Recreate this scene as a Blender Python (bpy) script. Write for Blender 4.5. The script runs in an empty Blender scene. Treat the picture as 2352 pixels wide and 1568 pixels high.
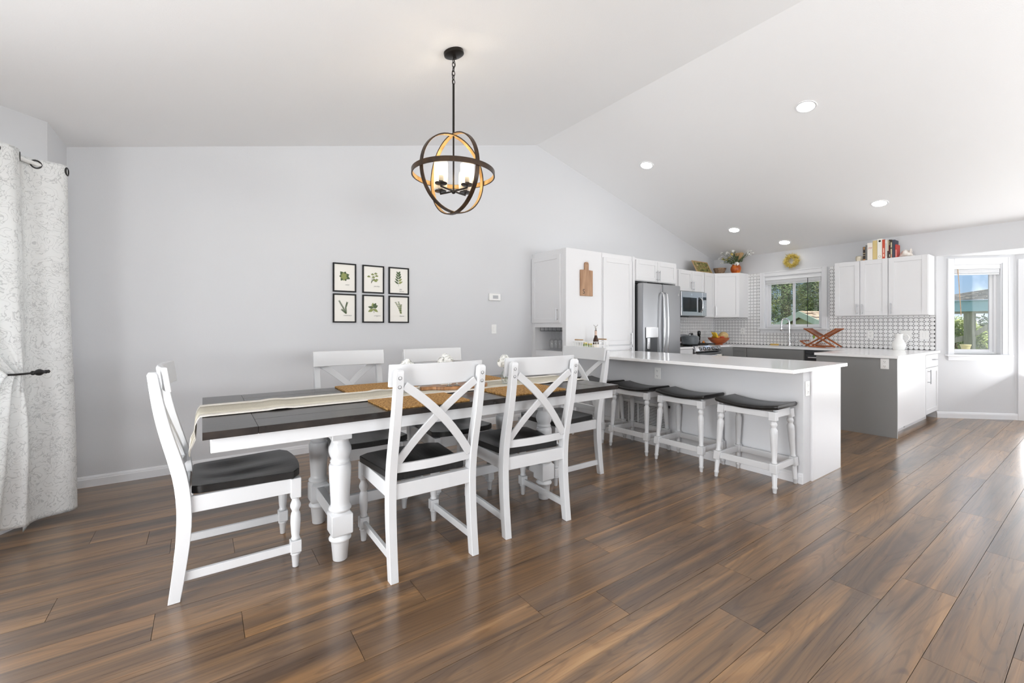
import bpy, bmesh, math, random
from mathutils import Vector, Matrix
R = math.radians
random.seed(7)
SC = bpy.context.scene
COL = SC.collection

def lin(r, g, b):
    f = lambda c: (c / 255 / 12.92) if c / 255 <= .04045 else ((c / 255 + .055) / 1.055) ** 2.4
    return (f(r), f(g), f(b), 1)

# ------------------------------------------------------------------ camera
cam_d = bpy.data.cameras.new('camera')
cam_d.sensor_fit = 'HORIZONTAL'; cam_d.sensor_width = 36
cam_d.lens = 997.2 / 2352 * 36
cam_d.shift_y = -34.8 / 2352
cam_d.clip_start = .05
cam = bpy.data.objects.new('camera', cam_d); COL.objects.link(cam)
cam.location = (0, 0, 1.25); cam.rotation_euler = (R(90), 0, R(-35.42))
SC.camera = cam

# ------------------------------------------------------------------ world: daylight sky with thin clouds
W = bpy.data.worlds.new('sky'); SC.world = W; W.use_nodes = True
wt = W.node_tree; wt.nodes.clear()
wo = wt.nodes.new('ShaderNodeOutputWorld'); wb = wt.nodes.new('ShaderNodeBackground')
ws = wt.nodes.new('ShaderNodeTexSky'); ws.sky_type = 'HOSEK_WILKIE'
ws.sun_direction = Vector((-.1, -.5, .86)).normalized(); ws.turbidity = 2.6; ws.ground_albedo = .35
wc = wt.nodes.new('ShaderNodeTexCoord'); wn = wt.nodes.new('ShaderNodeTexNoise')
wn.inputs['Scale'].default_value = 5; wn.inputs['Detail'].default_value = 5; wn.inputs['Distortion'].default_value = .4
wr = wt.nodes.new('ShaderNodeValToRGB'); wr.color_ramp.elements[0].position = .48; wr.color_ramp.elements[1].position = .72
wm = wt.nodes.new('ShaderNodeMixRGB'); wm.inputs[2].default_value = (.9, .93, 1, 1)
wt.links.new(wc.outputs['Generated'], wn.inputs['Vector']); wt.links.new(wn.outputs['Fac'], wr.inputs['Fac'])
wt.links.new(wr.outputs['Color'], wm.inputs[0]); wt.links.new(ws.outputs['Color'], wm.inputs[1])
wt.links.new(wm.outputs[0], wb.inputs['Color']); wt.links.new(wb.outputs[0], wo.inputs['Surface'])
wb.inputs['Strength'].default_value = 2.8

# ------------------------------------------------------------------ sun, daylight at the windows, fill lamps at added openings
def light(name, kind, loc, rot, energy, color=(1, 1, 1), **k):
    d = bpy.data.lights.new(name, kind); d.energy = energy; d.color = color
    for a, v in k.items(): setattr(d, a, v)
    o = bpy.data.objects.new(name, d); COL.objects.link(o); o.location = loc; o.rotation_euler = rot
    return o
sun = light('sun', 'SUN', (0, 0, 20), (0, 0, 0), 4.5, (1, .95, .87), angle=R(.6))
sun.rotation_euler = Vector((.1, .5, -.86)).to_track_quat('-Z', 'Y').to_euler()
DAY = (.975, .985, 1)
# added fill lamps at unseen rear windows and patio door; bay window, nook door
light('added_rear_fill', 'AREA', (1.0, -3.5, 1.45), (R(90 + 62), 0, 0), 175, DAY, shape='RECTANGLE', size=2.4, size_y=1.5)  # tilted up so the fill bounces off the ceiling
light('added_rear_fill', 'AREA', (5.2, -3.5, 1.45), (R(90 + 62), 0, 0), 175, DAY, shape='RECTANGLE', size=2.4, size_y=1.5)
light('added_patio_fill', 'AREA', (-1.75, 1.25, .95), (R(90 + 26), 0, R(-90)), 140, DAY, shape='RECTANGLE', size=2.0, size_y=2.0)  # added main light from the left, placed by its effect
light('daylight_bay_window', 'AREA', (-1.29, 3.8, 1.3), (R(90), 0, R(-120)), 14, DAY, shape='RECTANGLE', size=.75, size_y=1.5)
light('daylight_nook_door', 'AREA', (9.2, -.1, .95), (R(90 + 46), 0, R(90)), 88, DAY, shape='RECTANGLE', size=1.7, size_y=1.9)

# ------------------------------------------------------------------ exposure
SC.view_settings.view_transform = 'Standard'; SC.view_settings.look = 'None'
SC.view_settings.gamma = 1; SC.view_settings.use_curve_mapping = False
SC.view_settings.exposure = 0.29
SC.cycles.max_bounces = 10; SC.cycles.diffuse_bounces = 6; SC.cycles.glossy_bounces = 4
SC.cycles.transmission_bounces = 6; SC.cycles.transparent_max_bounces = 12
SC.cycles.sample_clamp_indirect = 6; SC.cycles.caustics_reflective = False; SC.cycles.caustics_refractive = False
SC.cycles.use_denoising = True

# ------------------------------------------------------------------ materials
M = {}
def mat(name, col, rough=.5, metal=0, spec=.5, bump=None, **k):
    m = bpy.data.materials.new(name); m.use_nodes = True
    b = m.node_tree.nodes['Principled BSDF']
    b.inputs['Base Color'].default_value = col if len(col) == 4 else lin(*col)
    b.inputs['Roughness'].default_value = rough; b.inputs['Metallic'].default_value = metal
    b.inputs['Specular IOR Level'].default_value = spec
    for a, v in k.items(): b.inputs[a].default_value = v
    if bump:                                  # (scale, strength)
        nt = m.node_tree; n = nt.nodes.new('ShaderNodeTexNoise'); bp = nt.nodes.new('ShaderNodeBump')
        tc = nt.nodes.new('ShaderNodeTexCoord'); nt.links.new(tc.outputs['Object'], n.inputs['Vector'])
        n.inputs['Scale'].default_value = bump[0]; n.inputs['Detail'].default_value = 3
        bp.inputs['Strength'].default_value = bump[1]; bp.inputs['Distance'].default_value = .004
        nt.links.new(n.outputs['Fac'], bp.inputs['Height']); nt.links.new(bp.outputs[0], b.inputs['Normal'])
    M[name] = m
    return m
def ramp(nt, stops, interp='LINEAR'):
    r = nt.nodes.new('ShaderNodeValToRGB'); cr = r.color_ramp; cr.interpolation = interp
    while len(cr.elements) > 1: cr.elements.remove(cr.elements[-1])
    cr.elements[0].position = stops[0][0]; cr.elements[0].color = stops[0][1]
    for p, c in stops[1:]:
        e = cr.elements.new(p); e.color = c
    return r
def noisemat(name, stops, scale=5, stretch=(1, 1, 1), rough=.5, detail=5, dist=0, bump=0, metal=0, rand=False, spec=.5, coord='Object'):
    """colour from stretched noise; rand shifts and tints the pattern for every object"""
    m = bpy.data.materials.new(name); m.use_nodes = True; nt = m.node_tree
    b = nt.nodes['Principled BSDF']; b.inputs['Roughness'].default_value = rough; b.inputs['Metallic'].default_value = metal
    b.inputs['Specular IOR Level'].default_value = spec
    tc = nt.nodes.new('ShaderNodeTexCoord'); mp = nt.nodes.new('ShaderNodeMapping'); mp.inputs['Scale'].default_value = stretch
    n = nt.nodes.new('ShaderNodeTexNoise'); n.inputs['Scale'].default_value = scale; n.inputs['Detail'].default_value = detail
    n.inputs['Distortion'].default_value = dist
    src = tc.outputs[coord]
    if rand:
        oi = nt.nodes.new('ShaderNodeObjectInfo'); mu = nt.nodes.new('ShaderNodeMath'); mu.operation = 'MULTIPLY'; mu.inputs[1].default_value = 57
        ad = nt.nodes.new('ShaderNodeVectorMath'); ad.operation = 'ADD'
        nt.links.new(oi.outputs['Random'], mu.inputs[0]); nt.links.new(src, ad.inputs[0]); nt.links.new(mu.outputs[0], ad.inputs[1]); src = ad.outputs[0]
    nt.links.new(src, mp.inputs['Vector']); nt.links.new(mp.outputs[0], n.inputs['Vector'])
    r = ramp(nt, stops); nt.links.new(n.outputs['Fac'], r.inputs['Fac']); nt.links.new(r.outputs[0], b.inputs['Base Color'])
    if bump:
        bp = nt.nodes.new('ShaderNodeBump'); bp.inputs['Strength'].default_value = bump; bp.inputs['Distance'].default_value = .003
        nt.links.new(n.outputs['Fac'], bp.inputs['Height']); nt.links.new(bp.outputs[0], b.inputs['Normal'])
    M[name] = m
    return m
def emis(name, col, s):
    m = bpy.data.materials.new(name); m.use_nodes = True; b = m.node_tree.nodes['Principled BSDF']
    b.inputs['Base Color'].default_value = (*col, 1); b.inputs['Emission Color'].default_value = (*col, 1); b.inputs['Emission Strength'].default_value = s
    M[name] = m
    return m
def glassmat(name, tint=(1, 1, 1, 1), refl=.12, rough=.02):
    m = bpy.data.materials.new(name); m.use_nodes = True; nt = m.node_tree; nt.nodes.clear()
    o = nt.nodes.new('ShaderNodeOutputMaterial'); t = nt.nodes.new('ShaderNodeBsdfTransparent'); g = nt.nodes.new('ShaderNodeBsdfGlossy')
    lw = nt.nodes.new('ShaderNodeLayerWeight'); lw.inputs[0].default_value = .35; mx = nt.nodes.new('ShaderNodeMixShader')
    mu = nt.nodes.new('ShaderNodeMath'); mu.operation = 'MULTIPLY_ADD'; mu.inputs[1].default_value = .35; mu.inputs[2].default_value = refl * .25
    t.inputs[0].default_value = tint; g.inputs['Roughness'].default_value = rough
    nt.links.new(lw.outputs['Fresnel'], mu.inputs[0]); nt.links.new(mu.outputs[0], mx.inputs[0])
    nt.links.new(t.outputs[0], mx.inputs[1]); nt.links.new(g.outputs[0], mx.inputs[2]); nt.links.new(mx.outputs[0], o.inputs[0])
    M[name] = m
    return m

mat('wall_paint', (214, 215, 217), .6, bump=(160, .12), spec=.25)
mat('ceiling_paint', (240, 240, 240), .7, bump=(130, .2), spec=.2)
mat('trim_white', (230, 231, 233), .35, spec=.4)
mat('cabinet_white', (226, 226, 227), .32, spec=.4)
mat('cabinet_grey', (140, 140, 139), .42, spec=.4)
mat('plate_white', (240, 240, 238), .35)
mat('grille_white', (225, 225, 225), .4)
mat('slot_dark', (38, 38, 38), .6)
mat('paint_chair', (210, 211, 212), .3, bump=(90, .03), spec=.5)
mat('wax_dark', (25, 24, 23), .35)
mat('edge_black', (30, 28, 27), .4)
mat('quartz', (248, 248, 248), .12, spec=.5)
mat('steel', (200, 201, 203), .28, 1)
mat('steel_bright', (222, 223, 225), .16, 1)
mat('slate_steel', (172, 173, 175), .34, .9)
mat('dark_steel', (78, 79, 81), .35, .7)
mat('chrome', (235, 236, 238), .06, 1)
mat('black_iron', (26, 25, 25), .45)
mat('black_gloss', (14, 14, 15), .08)
mat('bronze_ring', (40, 36, 33), .35, .7)
mat('grout', (90, 90, 91), .8)
mat('tile_glaze', (238, 238, 238), .12)
mat('paper', (243, 240, 232), .8)
mat('frame_black', (14, 12, 12), .5, spec=.3)
mat('leaf_dark', (86, 102, 72), .8)
mat('leaf_light', (148, 156, 98), .8)
mat('ink_grey', (140, 140, 138), .8)
mat('blind_white', (236, 237, 239), .5)
mat('rod_white', (238, 238, 236), .3)
mat('petal_white', (250, 250, 246), .6, **{'Subsurface Weight': 0.0})
mat('stem_green', (92, 110, 60), .6)
mat('pewter', (170, 166, 160), .22, 1)
mat('yellow_banana', (236, 196, 52), .45)
mat('apple_red', (196, 70, 44), .3)
mat('orange_fruit', (226, 140, 50), .4)
noisemat('melon', [(.3, lin(190, 160, 104)), (.7, lin(222, 196, 142))], 60, bump=.3)
noisemat('bowl_wood', [(.3, lin(140, 66, 26)), (.7, lin(190, 100, 46))], 6, (1, 1, 6), .35)
noisemat('rack_wood', [(.3, lin(128, 66, 30)), (.7, lin(176, 100, 54))], 8, (1, 1, 1), .4)
noisemat('board_oak', [(.3, lin(150, 112, 84)), (.7, lin(184, 148, 116))], 9, (5, 1, .5), .5)
noisemat('board_walnut', [(.3, lin(96, 60, 34)), (.5, lin(150, 104, 62)), (.7, lin(186, 138, 92))], 7, (1, 7, 1), .35, dist=1)
noisemat('handle_wood', [(.3, lin(168, 134, 98)), (.7, lin(200, 166, 126))], 9, (3, 1, 1), .5)
noisemat('seat_black', [(.3, lin(14, 13, 13)), (.6, lin(26, 25, 24)), (.8, lin(42, 40, 38))], 5, (1.2, 16, 3), .33, bump=.25, rand=True)
noisemat('table_wood', [(.25, lin(22, 19, 18)), (.55, lin(42, 37, 34)), (.8, lin(64, 56, 50))], 4, (1.2, 18, 3), .24, bump=.18, rand=True)
noisemat('chandelier_wood', [(.3, lin(40, 29, 20)), (.7, lin(74, 54, 36))], 14, (1, 1, 1), .35, metal=.35)
noisemat('jute', [(.34, lin(116, 80, 38)), (.5, lin(172, 128, 70)), (.75, lin(212, 172, 110))], 95, rough=.95, detail=3, bump=1.0)
noisemat('cloth_ivory', [(.3, lin(226, 220, 208)), (.7, lin(240, 236, 228))], 240, rough=.95, bump=.5)
noisemat('cloth_beige', [(.3, lin(186, 180, 162)), (.7, lin(208, 202, 186))], 260, rough=.95, bump=.5)
noisemat('vase_orange', [(.4, lin(166, 76, 22)), (.52, lin(196, 100, 28)), (.6, lin(224, 150, 50))], 9, rough=.3)
noisemat('bowl_rustic', [(.3, lin(96, 76, 58)), (.7, lin(160, 132, 106))], 22, rough=.8, bump=.6)
noisemat('stone_pale', [(.3, lin(196, 186, 164)), (.7, lin(230, 222, 206))], 22, rough=.8, bump=.6)
noisemat('shell_white', [(.3, lin(214, 202, 190)), (.6, lin(240, 236, 230)), (.8, lin(226, 196, 178))], 18, rough=.5, bump=.3)
noisemat('straw_yellow', [(.3, lin(190, 164, 62)), (.5, lin(226, 206, 110)), (.75, lin(246, 236, 176))], 60, rough=.8)
noisemat('wheat', [(.3, lin(196, 160, 112)), (.7, lin(226, 192, 146))], 60, rough=.85)
noisemat('pot_grey', [(.4, lin(92, 98, 102)), (.6, lin(122, 128, 132))], 4, rough=.3)
noisemat('painting_print', [(.36, lin(56, 46, 26)), (.44, lin(88, 92, 44)), (.5, lin(150, 146, 84)), (.58, lin(112, 84, 44)), (.66, lin(210, 196, 160))], 11, (1, 1, 2), .6, dist=.6)
noisemat('bark', [(.3, lin(70, 58, 48)), (.7, lin(112, 98, 84))], 9, (4, 4, .6), .9, bump=.8)
noisemat('foliage_a', [(.25, lin(46, 66, 44)), (.45, lin(98, 122, 78)), (.62, lin(168, 172, 108)), (.8, lin(212, 206, 156))], 1.1, rough=.7, detail=8)
noisemat('foliage_b', [(.3, lin(34, 48, 36)), (.5, lin(74, 94, 70)), (.75, lin(140, 150, 104))], 1.3, rough=.7, detail=8)
noisemat('foliage_c', [(.3, lin(90, 116, 60)), (.5, lin(160, 180, 100)), (.75, lin(226, 230, 170))], 3, rough=.6, detail=6)
noisemat('shingle', [(.3, lin(120, 106, 92)), (.5, lin(164, 146, 124)), (.7, lin(206, 188, 160))], 7, (1, 1, 1), .9, rand=True)
noisemat('shingle_dark', [(.3, lin(88, 90, 88)), (.5, lin(122, 124, 120)), (.7, lin(176, 170, 156))], 7, (1, 1, 1), .9, rand=True)
mat('shed_green', (164, 172, 138), .8)
mat('shed_trim', (166, 180, 162), .7)
mat('fascia_teal', (150, 186, 188), .7)
noisemat('post_wood', [(.3, lin(136, 138, 120)), (.7, lin(168, 168, 148))], 5, (6, 6, .5), .85)
noisemat('grass', [(.3, lin(86, 100, 56)), (.7, lin(140, 150, 92))], 3, rough=.95)
noisemat('deck_wood', [(.3, lin(170, 166, 160)), (.7, lin(206, 202, 194))], 4, (1, 12, 1), .85)
mat('planter_yellow', (214, 206, 160), .7)
mat('pergola_white', (220, 222, 214), .7)
glassmat('pane')
glassmat('glassware', refl=.12)
glassmat('vase_glass', (.94, .96, .95, 1), .35, .08)
m = mat('bottle_glass', (58, 32, 16), .06)
mat('foil_pink', (206, 178, 160), .4)
mat('bottle_label', (236, 226, 214), .7)
mat('jar_green', (122, 140, 70), .4)
mat('jar_yellow', (214, 190, 96), .5)
mat('wire_white', (244, 244, 242), .4)
emis('bulb', (1, .78, .5), 24)
emis('can_lens', (1, .97, .93), 26)
mat('pitcher_white', (240, 240, 238), .25, bump=(40, .15))
mat('sponge', (224, 186, 110), .9)
mat('brush_green', (150, 186, 62), .5)
mat('cup_brown', (110, 62, 36), .3)
def shade_material():
    m = bpy.data.materials.new('shade_glass'); m.use_nodes = True; nt = m.node_tree; nt.nodes.clear()
    o = nt.nodes.new('ShaderNodeOutputMaterial'); t = nt.nodes.new('ShaderNodeBsdfTransparent'); tl = nt.nodes.new('ShaderNodeBsdfTranslucent'); tl.inputs[0].default_value = (.95, .93, .9, 1)
    mx = nt.nodes.new('ShaderNodeMixShader'); mx.inputs[0].default_value = .3
    nt.links.new(t.outputs[0], mx.inputs[1]); nt.links.new(tl.outputs[0], mx.inputs[2]); nt.links.new(mx.outputs[0], o.inputs[0]); M['shade_glass'] = m
shade_material()

# laminate floor: long streaky grain, every plank with its own tone
def floor_material():
    m = bpy.data.materials.new('floor_laminate'); m.use_nodes = True; nt = m.node_tree; N = nt.nodes.new; L = nt.links.new
    b = nt.nodes['Principled BSDF']
    tc = N('ShaderNodeTexCoord'); oi = N('ShaderNodeObjectInfo')
    mu = N('ShaderNodeMath'); mu.operation = 'MULTIPLY'; mu.inputs[1].default_value = 91; L(oi.outputs['Random'], mu.inputs[0])
    ad = N('ShaderNodeVectorMath'); ad.operation = 'ADD'; L(tc.outputs['Object'], ad.inputs[0]); L(mu.outputs[0], ad.inputs[1])
    def noise(st, sc, det, dist=0, rough=.55):
        mp = N('ShaderNodeMapping'); mp.inputs['Scale'].default_value = st; L(ad.outputs[0], mp.inputs['Vector'])
        n = N('ShaderNodeTexNoise'); n.inputs['Scale'].default_value = sc; n.inputs['Detail'].default_value = det
        n.inputs['Distortion'].default_value = dist; n.inputs['Roughness'].default_value = rough; L(mp.outputs[0], n.inputs['Vector'])
        return n.outputs['Fac']
    broad = noise((.36, 6.5, 1), 1.5, 5, .7, .58)
    fine = noise((.8, 62, 1), 2.4, 4, .25, .6)
    knots = noise((2.2, 6, 1), 1.5, 2, 1.4)
    rings = noise((.32, 3.4, 1), 1.6, 1, .5)
    r1 = ramp(nt, [(.27, lin(68, 55, 45)), (.4, lin(97, 77, 60)), (.52, lin(121, 95, 69)), (.64, lin(150, 115, 78)), (.78, lin(176, 142, 102))])
    L(broad, r1.inputs['Fac'])
    r2 = ramp(nt, [(.3, (.74, .71, .69, 1)), (.5, (1, 1, 1, 1)), (.72, (1.1, 1.08, 1.05, 1))]); L(fine, r2.inputs['Fac'])
    mx = N('ShaderNodeMixRGB'); mx.blend_type = 'MULTIPLY'; mx.inputs[0].default_value = .75; L(r1.outputs[0], mx.inputs[1]); L(r2.outputs[0], mx.inputs[2])
    sn = N('ShaderNodeMath'); sn.operation = 'MULTIPLY'; sn.inputs[1].default_value = 120; L(rings, sn.inputs[0])
    si = N('ShaderNodeMath'); si.operation = 'SINE'; L(sn.outputs[0], si.inputs[0])
    r4 = ramp(nt, [(.0, (1, 1, 1, 1)), (.55, (1, 1, 1, 1)), (.95, (.7, .66, .63, 1))]); L(si.outputs[0], r4.inputs['Fac'])
    mr = N('ShaderNodeMixRGB'); mr.blend_type = 'MULTIPLY'; mr.inputs[0].default_value = .6; L(mx.outputs[0], mr.inputs[1]); L(r4.outputs[0], mr.inputs[2])
    r3 = ramp(nt, [(.22, (.42, .37, .34, 1)), (.29, (1, 1, 1, 1))]); L(knots, r3.inputs['Fac'])
    mk = N('ShaderNodeMixRGB'); mk.blend_type = 'MULTIPLY'; mk.inputs[0].default_value = .75; L(mr.outputs[0], mk.inputs[1]); L(r3.outputs[0], mk.inputs[2])
    tone = ramp(nt, [(0, (.8, .78, .78, 1)), (.5, (1, .99, .97, 1)), (1, (1.16, 1.1, 1.0, 1))]); L(oi.outputs['Random'], tone.inputs['Fac'])
    mt = N('ShaderNodeMixRGB'); mt.blend_type = 'MULTIPLY'; mt.inputs[0].default_value = 1; L(mk.outputs[0], mt.inputs[1]); L(tone.outputs[0], mt.inputs[2])
    L(mt.outputs[0], b.inputs['Base Color'])
    rr = N('ShaderNodeMapRange'); rr.inputs[3].default_value = .22; rr.inputs[4].default_value = .38; L(fine, rr.inputs[0]); L(rr.outputs[0], b.inputs['Roughness'])
    bp = N('ShaderNodeBump'); bp.inputs['Strength'].default_value = .1; bp.inputs['Distance'].default_value = .002; L(fine, bp.inputs['Height']); L(bp.outputs[0], b.inputs['Normal'])
    b.inputs['Specular IOR Level'].default_value = .6; b.inputs['Coat Weight'].default_value = .55; b.inputs['Coat Roughness'].default_value = .2
    M['floor_laminate'] = m
floor_material()
noisemat('gold_bulb_glow', [(.3, lin(170, 132, 76)), (.7, lin(214, 176, 116))], 14, rough=.45)  # gold colour stands in for the bulbs' warm glow inside the rings
mat('floor_base', (48, 38, 32), .8)

# printed curtain linen: grey scrolling line drawing on off-white cloth that lets some light through
def curtain_material():
    m = bpy.data.materials.new('curtain_linen'); m.use_nodes = True; nt = m.node_tree; N = nt.nodes.new; L = nt.links.new
    b = nt.nodes['Principled BSDF']; b.inputs['Roughness'].default_value = .9; b.inputs['Specular IOR Level'].default_value = .1
    tc = N('ShaderNodeTexCoord')
    def lines(scale, dist, w0):
        n = N('ShaderNodeTexNoise'); n.inputs['Scale'].default_value = scale; n.inputs['Detail'].default_value = 1.2; n.inputs['Distortion'].default_value = dist
        L(tc.outputs['Object'], n.inputs['Vector'])
        r = ramp(nt, [(.5 - w0, (0, 0, 0, 1)), (.5 - w0 * .35, (1, 1, 1, 1)), (.5 + w0 * .35, (1, 1, 1, 1)), (.5 + w0, (0, 0, 0, 1))]); L(n.outputs['Fac'], r.inputs['Fac'])
        return r.outputs[0]
    a = lines(15, 2.4, .03); c = lines(34, 1.6, .045)
    v = N('ShaderNodeTexVoronoi'); v.inputs['Scale'].default_value = 7; L(tc.outputs['Object'], v.inputs['Vector'])
    vr = ramp(nt, [(.34, (1, 1, 1, 1)), (.46, (0, 0, 0, 1))]); L(v.outputs['Distance'], vr.inputs['Fac'])
    mc = N('ShaderNodeMath'); mc.operation = 'MULTIPLY'; L(c, mc.inputs[0]); L(vr.outputs[0], mc.inputs[1])
    mx = N('ShaderNodeMath'); mx.operation = 'MAXIMUM'; L(a, mx.inputs[0]); L(mc.outputs[0], mx.inputs[1])
    mm = N('ShaderNodeMath'); mm.operation = 'MULTIPLY'; mm.inputs[1].default_value = .36; L(mx.outputs[0], mm.inputs[0])
    mix = N('ShaderNodeMixRGB'); mix.inputs[1].default_value = lin(238, 239, 238); mix.inputs[2].default_value = lin(132, 134, 134)
    L(mm.outputs[0], mix.inputs[0]); L(mix.outputs[0], b.inputs['Base Color'])
    tr = N('ShaderNodeBsdfTranslucent'); L(mix.outputs[0], tr.inputs[0]); ms = N('ShaderNodeMixShader'); ms.inputs[0].default_value = .16
    o = nt.nodes['Material Output']; L(b.outputs[0], ms.inputs[1]); L(tr.outputs[0], ms.inputs[2]); L(ms.outputs[0], o.inputs[0])
    M['curtain_linen'] = m
curtain_material()

# ------------------------------------------------------------------ mesh helpers
class MB:
    """collects shapes in the coordinates of the thing they belong to (world minus the thing's base)"""
    def __init__(s, t=None):
        s.v = []; s.f = []; s.off = Vector(t.location) if t is not None and t.parent is None else Vector((0, 0, 0))
        if t is not None and t.parent is not None:
            p = t
            while p.parent is not None: p = p.parent
            s.off = Vector(p.location)
    def add(s, vs, fs):
        n = len(s.v); s.v += [Vector(p) - s.off for p in vs]; s.f += [tuple(i + n for i in f) for f in fs]
        return s
    def box(s, x0, x1, y0, y1, z0, z1):
        v = [(x, y, z) for x in (x0, x1) for y in (y0, y1) for z in (z0, z1)]
        return s.add(v, [(0, 1, 3, 2), (4, 6, 7, 5), (0, 4, 5, 1), (2, 3, 7, 6), (0, 2, 6, 4), (1, 5, 7, 3)])
    def fbox(s, fr, a0, a1, b0, b1, c0, c1):
        """box in a frame (origin, across, outward): a along across, b up, c outward"""
        O, u, n = (Vector(q) for q in fr)
        v = [O + u * a + Vector((0, 0, b)) + n * c for a in (a0, a1) for b in (b0, b1) for c in (c0, c1)]
        return s.add(v, [(0, 1, 3, 2), (4, 6, 7, 5), (0, 4, 5, 1), (2, 3, 7, 6), (0, 2, 6, 4), (1, 5, 7, 3)])
    def prism(s, poly, z0, z1, axis='z'):
        n = len(poly); P = {'z': lambda a, b, c: (a, b, c), 'y': lambda a, b, c: (a, c, b), 'x': lambda a, b, c: (c, a, b)}[axis]
        v = [P(a, b, z0) for a, b in poly] + [P(a, b, z1) for a, b in poly]
        return s.add(v, [tuple(range(n))[::-1], tuple(range(n, 2 * n))] + [(i, (i + 1) % n, n + (i + 1) % n, n + i) for i in range(n)])
    def lathe(s, prof, c=(0, 0, 0), n=16, axis=(0, 0, 1), caps=True, lean=None):
        c = Vector(c); q = Vector((0, 0, 1)).rotation_difference(Vector(axis))
        v = []
        for r, z in prof:
            l = Vector((lean[0] * z, lean[1] * z, 0)) if lean else Vector((0, 0, 0))
            for i in range(n):
                a = 2 * math.pi * i / n; v.append(c + l + q @ Vector((r * math.cos(a), r * math.sin(a), z)))
        f = [(j * n + i, j * n + (i + 1) % n, (j + 1) * n + (i + 1) % n, (j + 1) * n + i) for j in range(len(prof) - 1) for i in range(n)]
        if caps: f += [tuple(range(n))[::-1], tuple(range((len(prof) - 1) * n, len(prof) * n))]
        return s.add(v, f)
    def cyl(s, p0, p1, r, r1=None, n=12):
        p0 = Vector(p0); d = Vector(p1) - p0
        return s.lathe([(r, 0), (r if r1 is None else r1, d.length)], p0, n, d.normalized())
    def tube(s, pts, r, n=8, closed=False):
        pts = [Vector(p) for p in pts]; m = len(pts); v = []; up = None
        rr = r if isinstance(r, (list, tuple)) else [r] * m
        for i, p in enumerate(pts):
            a = pts[i - 1] if i or closed else p; b = pts[(i + 1) % m] if i < m - 1 or closed else p
            t = (b - a).normalized()
            if up is None: up = Vector((0, 0, 1)) if abs(t.z) < .9 else Vector((1, 0, 0))
            x = t.cross(up).normalized(); y = x.cross(t).normalized(); up = y
            v += [p + x * rr[i] * math.cos(2 * math.pi * k / n) + y * rr[i] * math.sin(2 * math.pi * k / n) for k in range(n)]
        f = []
        for i in range(m if closed else m - 1):
            j = (i + 1) % m; f += [(i * n + k, i * n + (k + 1) % n, j * n + (k + 1) % n, j * n + k) for k in range(n)]
        if not closed: f += [tuple(range(n))[::-1], tuple(range((m - 1) * n, m * n))]
        return s.add(v, f)
    def sweep(s, secs, closed=False):
        """join equal-length section loops"""
        n = len(secs[0]); m = len(secs); v = [p for c in secs for p in c]; f = []
        for i in range(m if closed else m - 1):
            j = (i + 1) % m; f += [(i * n + k, i * n + (k + 1) % n, j * n + (k + 1) % n, j * n + k) for k in range(n)]
        if not closed: f += [tuple(range(n))[::-1], tuple(range((m - 1) * n, m * n))]
        return s.add(v, f)
    def sphere(s, c, r, n=12, m=8, sc=(1, 1, 1)):
        c = Vector(c); v = [c + Vector((0, 0, -r * sc[2]))]
        for j in range(1, m):
            ph = -math.pi / 2 + math.pi * j / m
            v += [c + Vector((r * sc[0] * math.cos(ph) * math.cos(2 * math.pi * i / n), r * sc[1] * math.cos(ph) * math.sin(2 * math.pi * i / n), r * sc[2] * math.sin(ph))) for i in range(n)]
        v.append(c + Vector((0, 0, r * sc[2]))); t = len(v) - 1
        f = [(0, 1 + (i + 1) % n, 1 + i) for i in range(n)] + [(t, 1 + (m - 2) * n + i, 1 + (m - 2) * n + (i + 1) % n) for i in range(n)]
        for j in range(m - 2):
            a = 1 + j * n; f += [(a + i, a + (i + 1) % n, a + n + (i + 1) % n, a + n + i) for i in range(n)]
        return s.add(v, f)
    def mesh(s, name, m, bevel=0, seg=1, smooth=35):
        me = bpy.data.meshes.new(name); me.from_pydata([tuple(p) for p in s.v], [], s.f); me.update()
        bm = bmesh.new(); bm.from_mesh(me); bmesh.ops.recalc_face_normals(bm, faces=bm.faces)
        if bevel:
            es = [e for e in bm.edges if len(e.link_faces) == 2 and e.calc_face_angle(0) > R(40)]
            bmesh.ops.bevel(bm, geom=es, offset=bevel, segments=seg, affect='EDGES', clamp_overlap=True)
        bm.to_mesh(me); bm.free()
        if smooth:
            for p in me.polygons: p.use_smooth = True
            me.set_sharp_from_angle(angle=R(smooth))
        me.materials.append(M[m])
        return me
    def build(s, name, m, parent=None, label=None, **k):
        o = bpy.data.objects.new(name, s.mesh(name, m, **k)); COL.objects.link(o)
        if parent is not None: o.parent = parent
        else: o.location = s.off
        if label: o['label'] = label
        return o
def thing(name, label, cat, loc=(0, 0, 0), rz=0, group=None):
    o = bpy.data.objects.new(name, None); COL.objects.link(o); o.location = loc; o.rotation_euler = (0, 0, rz)
    o.empty_display_size = .05; o['label'] = label; o['category'] = cat
    if group: o['group'] = group
    return o
def struct(o, label=None):
    o['kind'] = 'structure'
    if label: o['label'] = label
    return o
def tag(o, label, cat, group=None):
    o['label'] = label; o['category'] = cat
    if group: o['group'] = group
    return o
def one(name, label, cat, loc, group=None):
    """a thing that is one mesh: returns a builder anchored at its base"""
    class D: pass
    d = D(); d.location = loc; d.parent = None
    mb = MB(); mb.off = Vector(loc)
    def done(m, **k):
        o = mb.build(name, m, None, **k); return tag(o, label, cat, group)
    mb.done = done
    return mb
def copy_tree(o, parent=None):
    c = o.copy(); COL.objects.link(c); c.parent = parent
    for ch in list(o.children): copy_tree(ch, c)
    return c
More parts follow.
